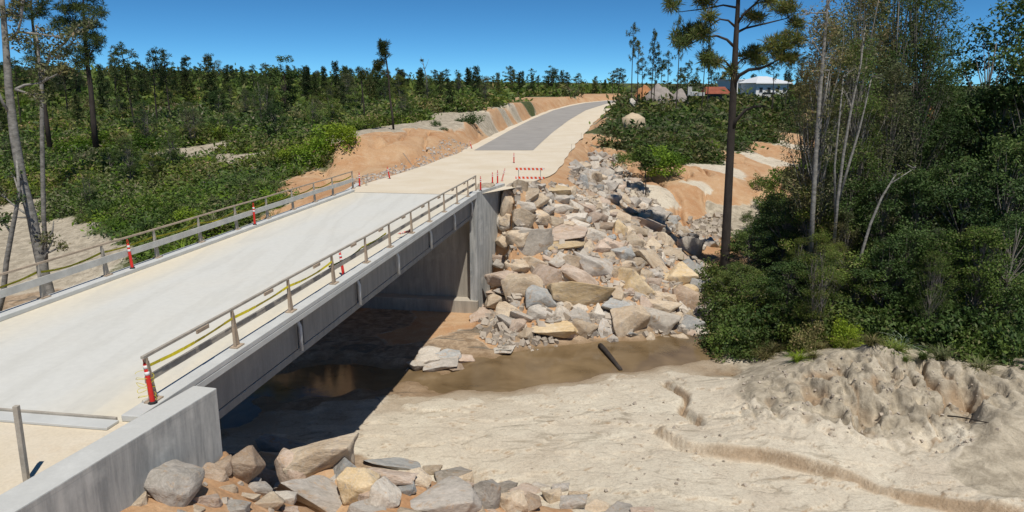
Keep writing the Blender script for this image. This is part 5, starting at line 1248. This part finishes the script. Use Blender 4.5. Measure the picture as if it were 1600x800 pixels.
for k in range(46):
    u = random.uniform(1105, 1590); Y_ = random.uniform(36.5 if u > 1300 else 41, 48); q = D(u, 139, Y_); lf = random.choice(['leafmid','leafolive','leafdark','leafbright','leafmid'])
    if _wet(q.x, q.y): continue
    r_ = random.random()
    if r_ < .5:
        h = random.uniform(2.5, 6.5) if u > 1220 else random.uniform(2, 3.6)
        o = tree('sapling', 'sapling', 'saplings along the forest edge', random.choice(WISPY+PINE[2:3]), q.x, q.y, h, 16, lf if lf != 'leafbright' else 'leafmid', 'barkgrey', wide=1.5); sp_.append((o, {'leafmid':'green','leafolive':'olive','leafdark':'dark','leafbright':'green'}[lf]))
    else:
        b = random.random() < .4; zz = hz(q.x, q.y) + random.uniform(.3, 1.6)*(1 if u > 1200 else .4)
        o = bush('bush', 'bush', 'bushes along the forest edge', random.choice(BLADE if b else SHRUB[:3]), q.x, q.y, random.uniform(.7, 1.2), lf, sz=random.uniform(1.0, 1.7), z=hz(q.x, q.y)); ft.append((o, ''))
label_trees(sp_, WHERE_R, 'sapling', [(41,'in the front row'),(999,'behind the front row')])
label_trees([(o, {'leafmid':'leafy green','leafdark':'leafy dark'}.get(o.material_slots[0].material.name.replace('mid_leaves','leafmid').replace('dark_leaves','leafdark').replace('olive_leaves','olive').replace('bright_leaves','bright'), 'leafy light')) for o, d_ in ft if o.name.startswith('bush')], WHERE_R, 'bush', [(37,'at the mound edge'),(41,'in the front row'),(46,'in the second row'),(999,'in the rear row')])
for k, (u, v, Y_, s, lf, lab) in enumerate(((1410,560,36,.62,'leafpale','silvery spiky palm behind the crest of the sand mound'),(1265,560,37,.6,'leafmid','green spiky palm left of the mound crest at the forest edge'),(1495,525,37,.7,'leafmid','green fan of long blades in the bushes right of the silvery palm'),
    (1125,395,53,.8,'leafmid','arching long-bladed plant at the foot of the tall pine'),(1150,372,55,.8,'leafdark','dark long-bladed plant right behind the tall pine foot'))):
    q = D(u, v, Y_); z = max(q.z-.4, hz(q.x, q.y)) if k < 3 else hz(q.x, q.y); bush('spiky_plant', 'plant', None, PALM, q.x, q.y, s*1.2, lf, lab, z=z)
# ---- ground cover: small leaf clumps nobody could count
def cover(name, region, n, size, hgt, leafm, seed, per=22, asp=.4):
    r = np.random.default_rng(seed); x0, x1, y0, y1 = region; x = r.uniform(x0, x1, n*3); y = y0+(y1-y0)*r.uniform(0, 1, n*3)**1.3
    z, c = height(x, y); d, _ = road_dist(x, y); m_ = (c[..., 2]+.25*fbm(x, y, .3, 3) > .55) & (d > 3); 
    dx, dy = x-B0.x, y-B0.y; S = dx*BD.x+dy*BD.y; Lt = dx*BR.x+dy*BR.y; m_ &= ~((S < BL+2) & (np.abs(Lt) < 5.6))
    m_ &= z > WZ+.25
    x, y, z = x[m_][:n], y[m_][:n], z[m_][:n]; C = np.repeat(np.stack([x, y, z], 1), per, 0); k = len(C); sc = np.repeat(.6+.8*r.random(len(x)), per)
    far = np.clip(C[:, 1]/75, .8, 3)
    C = C + np.stack([r.normal(size=k)*.45*sc*far, r.normal(size=k)*.45*sc*far, np.abs(r.normal(size=k))*hgt*sc*far**.5], 1)
    Q = leaves(C, 1, asp, .3, 0, .3); ctr = C[:, None, :]; Q = ctr + (Q-ctr)*(size*sc*far)[:, None, None]
    o = link(name, quads_mesh('cover', Q), None, M[leafm]); return tag(o, kind='stuff')
cover('undergrowth', (-75, 12, 42, 130), 5600, .38, .45, 'leafmid', 41)
cover('undergrowth', (-75, 12, 54, 130), 1400, .38, .6, 'leafdark', 42)
cover('undergrowth', (-75, 12, 42, 110), 1900, .36, .4, 'leafbright', 43)
cover('undergrowth', (-75, 12, 66, 135), 3600, .34, .5, 'leafolive', 49)
cover('undergrowth', (-75, 12, 80, 140), 2600, .34, .45, 'leafmid', 50)
cover('undergrowth', (-170, 40, 120, 300), 4500, .5, .6, 'leafmid', 44)
cover('undergrowth', (12, 75, 82, 180), 4200, .45, .6, 'leafmid', 45)
cover('undergrowth', (12, 90, 82, 220), 3000, .45, .7, 'leafolive', 46)
cover('undergrowth', (12, 60, 36, 82), 4500, .26, .5, 'leafdark', 47)
cover('undergrowth', (12, 60, 36, 82), 2000, .24, .5, 'leafmid', 48)

# ------------------------------------------------------------------ far buildings and heaps
q = D(1190, 141, 172); bz = q.z-2.1
hs = empty('house', (q.x, q.y, bz), rad(22), 'white house with pale hipped metal roof on the hill behind the tall pine', 'house')
mb = MB(); mb.box((0,0,1.9), 9, 7, 3.6); link('wall', mb.mesh('wall'), hs, M['wallpaint'])
mb = MB(); a, b = 5.2, 4.2; mb.add([(-a,-b,3.7),(a,-b,3.7),(a,b,3.7),(-a,b,3.7),(-1.2,0,5.2),(1.2,0,5.2)], [(0,1,5,4),(1,2,5),(2,3,4,5),(3,0,4),(3,2,1,0)]); rf = link('roof', mb.mesh('roof'), hs, M['roofwhite'])
mb = MB(); mb.box((0,-b,3.62), 2*a, .06, .18); link('fascia', mb.mesh('fascia'), rf, M['wallpaint'])
for x in (-3.2, -1.0, 1.4, 3.4):
    mb = MB(); mb.box((x,-3.53,2.2), 1.1, .08, 1.2); wf = link('window', mb.mesh('window'), hs, M['wallpaint']); mb = MB(); mb.box((x,-3.58,2.2), .9, .04, 1.0); link('pane', mb.mesh('pane'), wf, M['darkwin'])
mb = MB(); mb.box((-2.6,-4.6,.9), 3.4, 2.0, .12); mb.box((-4.2,-5.5,.4), .15,.15,1.1); mb.box((-1.0,-5.5,.4), .15,.15,1.1); mb.box((-2.6,-5.5,1.4), 3.4,.05,.5); link('veranda', mb.mesh('veranda'), hs, M['darkwin'])
q = D(1160, 139, 176); e2 = empty('house', (q.x, q.y, bz), rad(22), 'long flat-roofed white building just left of the hip-roofed house', 'house')
mb = MB(); mb.box((0,0,2.2), 10, 6, 4.2); link('wall', mb.mesh('wall'), e2, M['wallpaint']); mb = MB(); mb.box((0,0,4.42), 10.6, 6.6, .2); link('roof', mb.mesh('roof'), e2, M['roofwhite'])
q = D(1117, 148, 165); e3 = empty('shed', (q.x, q.y, q.z-1.5), rad(8), 'low shed with rust-red pitched roof left of the tall pine on the hill', 'shed')
mb = MB(); mb.box((0,0,.9), 5, 3.4, 1.8); link('wall', mb.mesh('wall'), e3, M['darkwin'])
mb = MB(); mb.add([(-2.9,-2.1,1.7),(2.9,-2.1,1.7),(2.9,2.1,1.7),(-2.9,2.1,1.7),(-2.2,0,3.2),(2.2,0,3.2)], [(0,1,5,4),(1,2,5),(2,3,4,5),(3,0,4),(3,2,1,0)]); link('roof', mb.mesh('roof'), e3, M['rust'])
def heap(u, v, Y, w, h, mat, label, seed, name='soil_heap'):
    q = D(u, v, Y); sc = FPX/Y; W_, H_ = w/sc/2, h/sc; vs = []; n = 26; fs = []
    for i in range(n+1):
        for j in range(n+1):
            x, y = (i/n*2-1), (j/n*2-1); r = math.hypot(x, y); z = max(0, 1-r*r)**1.4*(1-.25*r); z = z*(1+.25*mnoise.noise(Vector((x*3+seed, y*3, 0))))+.06*mnoise.noise(Vector((x*9, y*9, seed)))*(z > 0)
            vs.append((x*W_, y*W_*.8, z*H_*1.0-.35-(2.5*min(1, max(0, r-.92)*6))))
    fs = [(i*(n+1)+j, (i+1)*(n+1)+j, (i+1)*(n+1)+j+1, i*(n+1)+j+1) for i in range(n) for j in range(n)]
    mb = MB(); mb.add(vs, fs); o = mb.build(name, M[mat], None, 0, True); o.location = q; tag(o, label, 'heap'); return o
heap(1030, 150, 158, 52, 20, 'gravelheap', 'wide grey gravel heap on the hill right of the road crest', 1, 'gravel_heap')
heap(1006, 149, 160, 36, 18, 'soilheap', 'reddish brown soil heap directly left of the grey gravel heap', 2)
heap(1062, 150, 156, 30, 13, 'gravelheap', 'smaller pale gravel heap right of the wide grey one', 3, 'gravel_heap')
hp = heap(990, 176, 118, 38, 8, 'sandheap', 'small pale sand heap among shrubs right of the road', 4); hp.location.z = max(hz(hp.location.x, hp.location.y)+.5, hp.location.z-.5)
heap(1447, 168, 105, 26, 22, 'soilheap', 'orange soil heap seen through the gap in the right forest', 5)
q = D(987, 160, 140); o = rock(q, (1.2,1.1,1.6), (0,0,.4), 'pale', None, 'boulder'); tag(o, 'upright pale boulder beside the bare pine trunks at the road crest', 'boulder')
for k, (u, w, h) in enumerate(((1077,.9,1.9),(1084,1.6,.9),(1095,2.2,.7))):
    q = D(u, 150, 155); mb = MB(); mb.box((0,0,h/2), w, .6, h); o = mb.build('concrete_block', M['kerb'], None, .05); o.location = q; o.rotation_euler = (0,0,k*.4)
    tag(o, ('upright white concrete block among the heaps on the hill','low white concrete block beside the upright one on the hill','long low white block nearest the red shed')[k], 'block')
print('trees', VEGN)
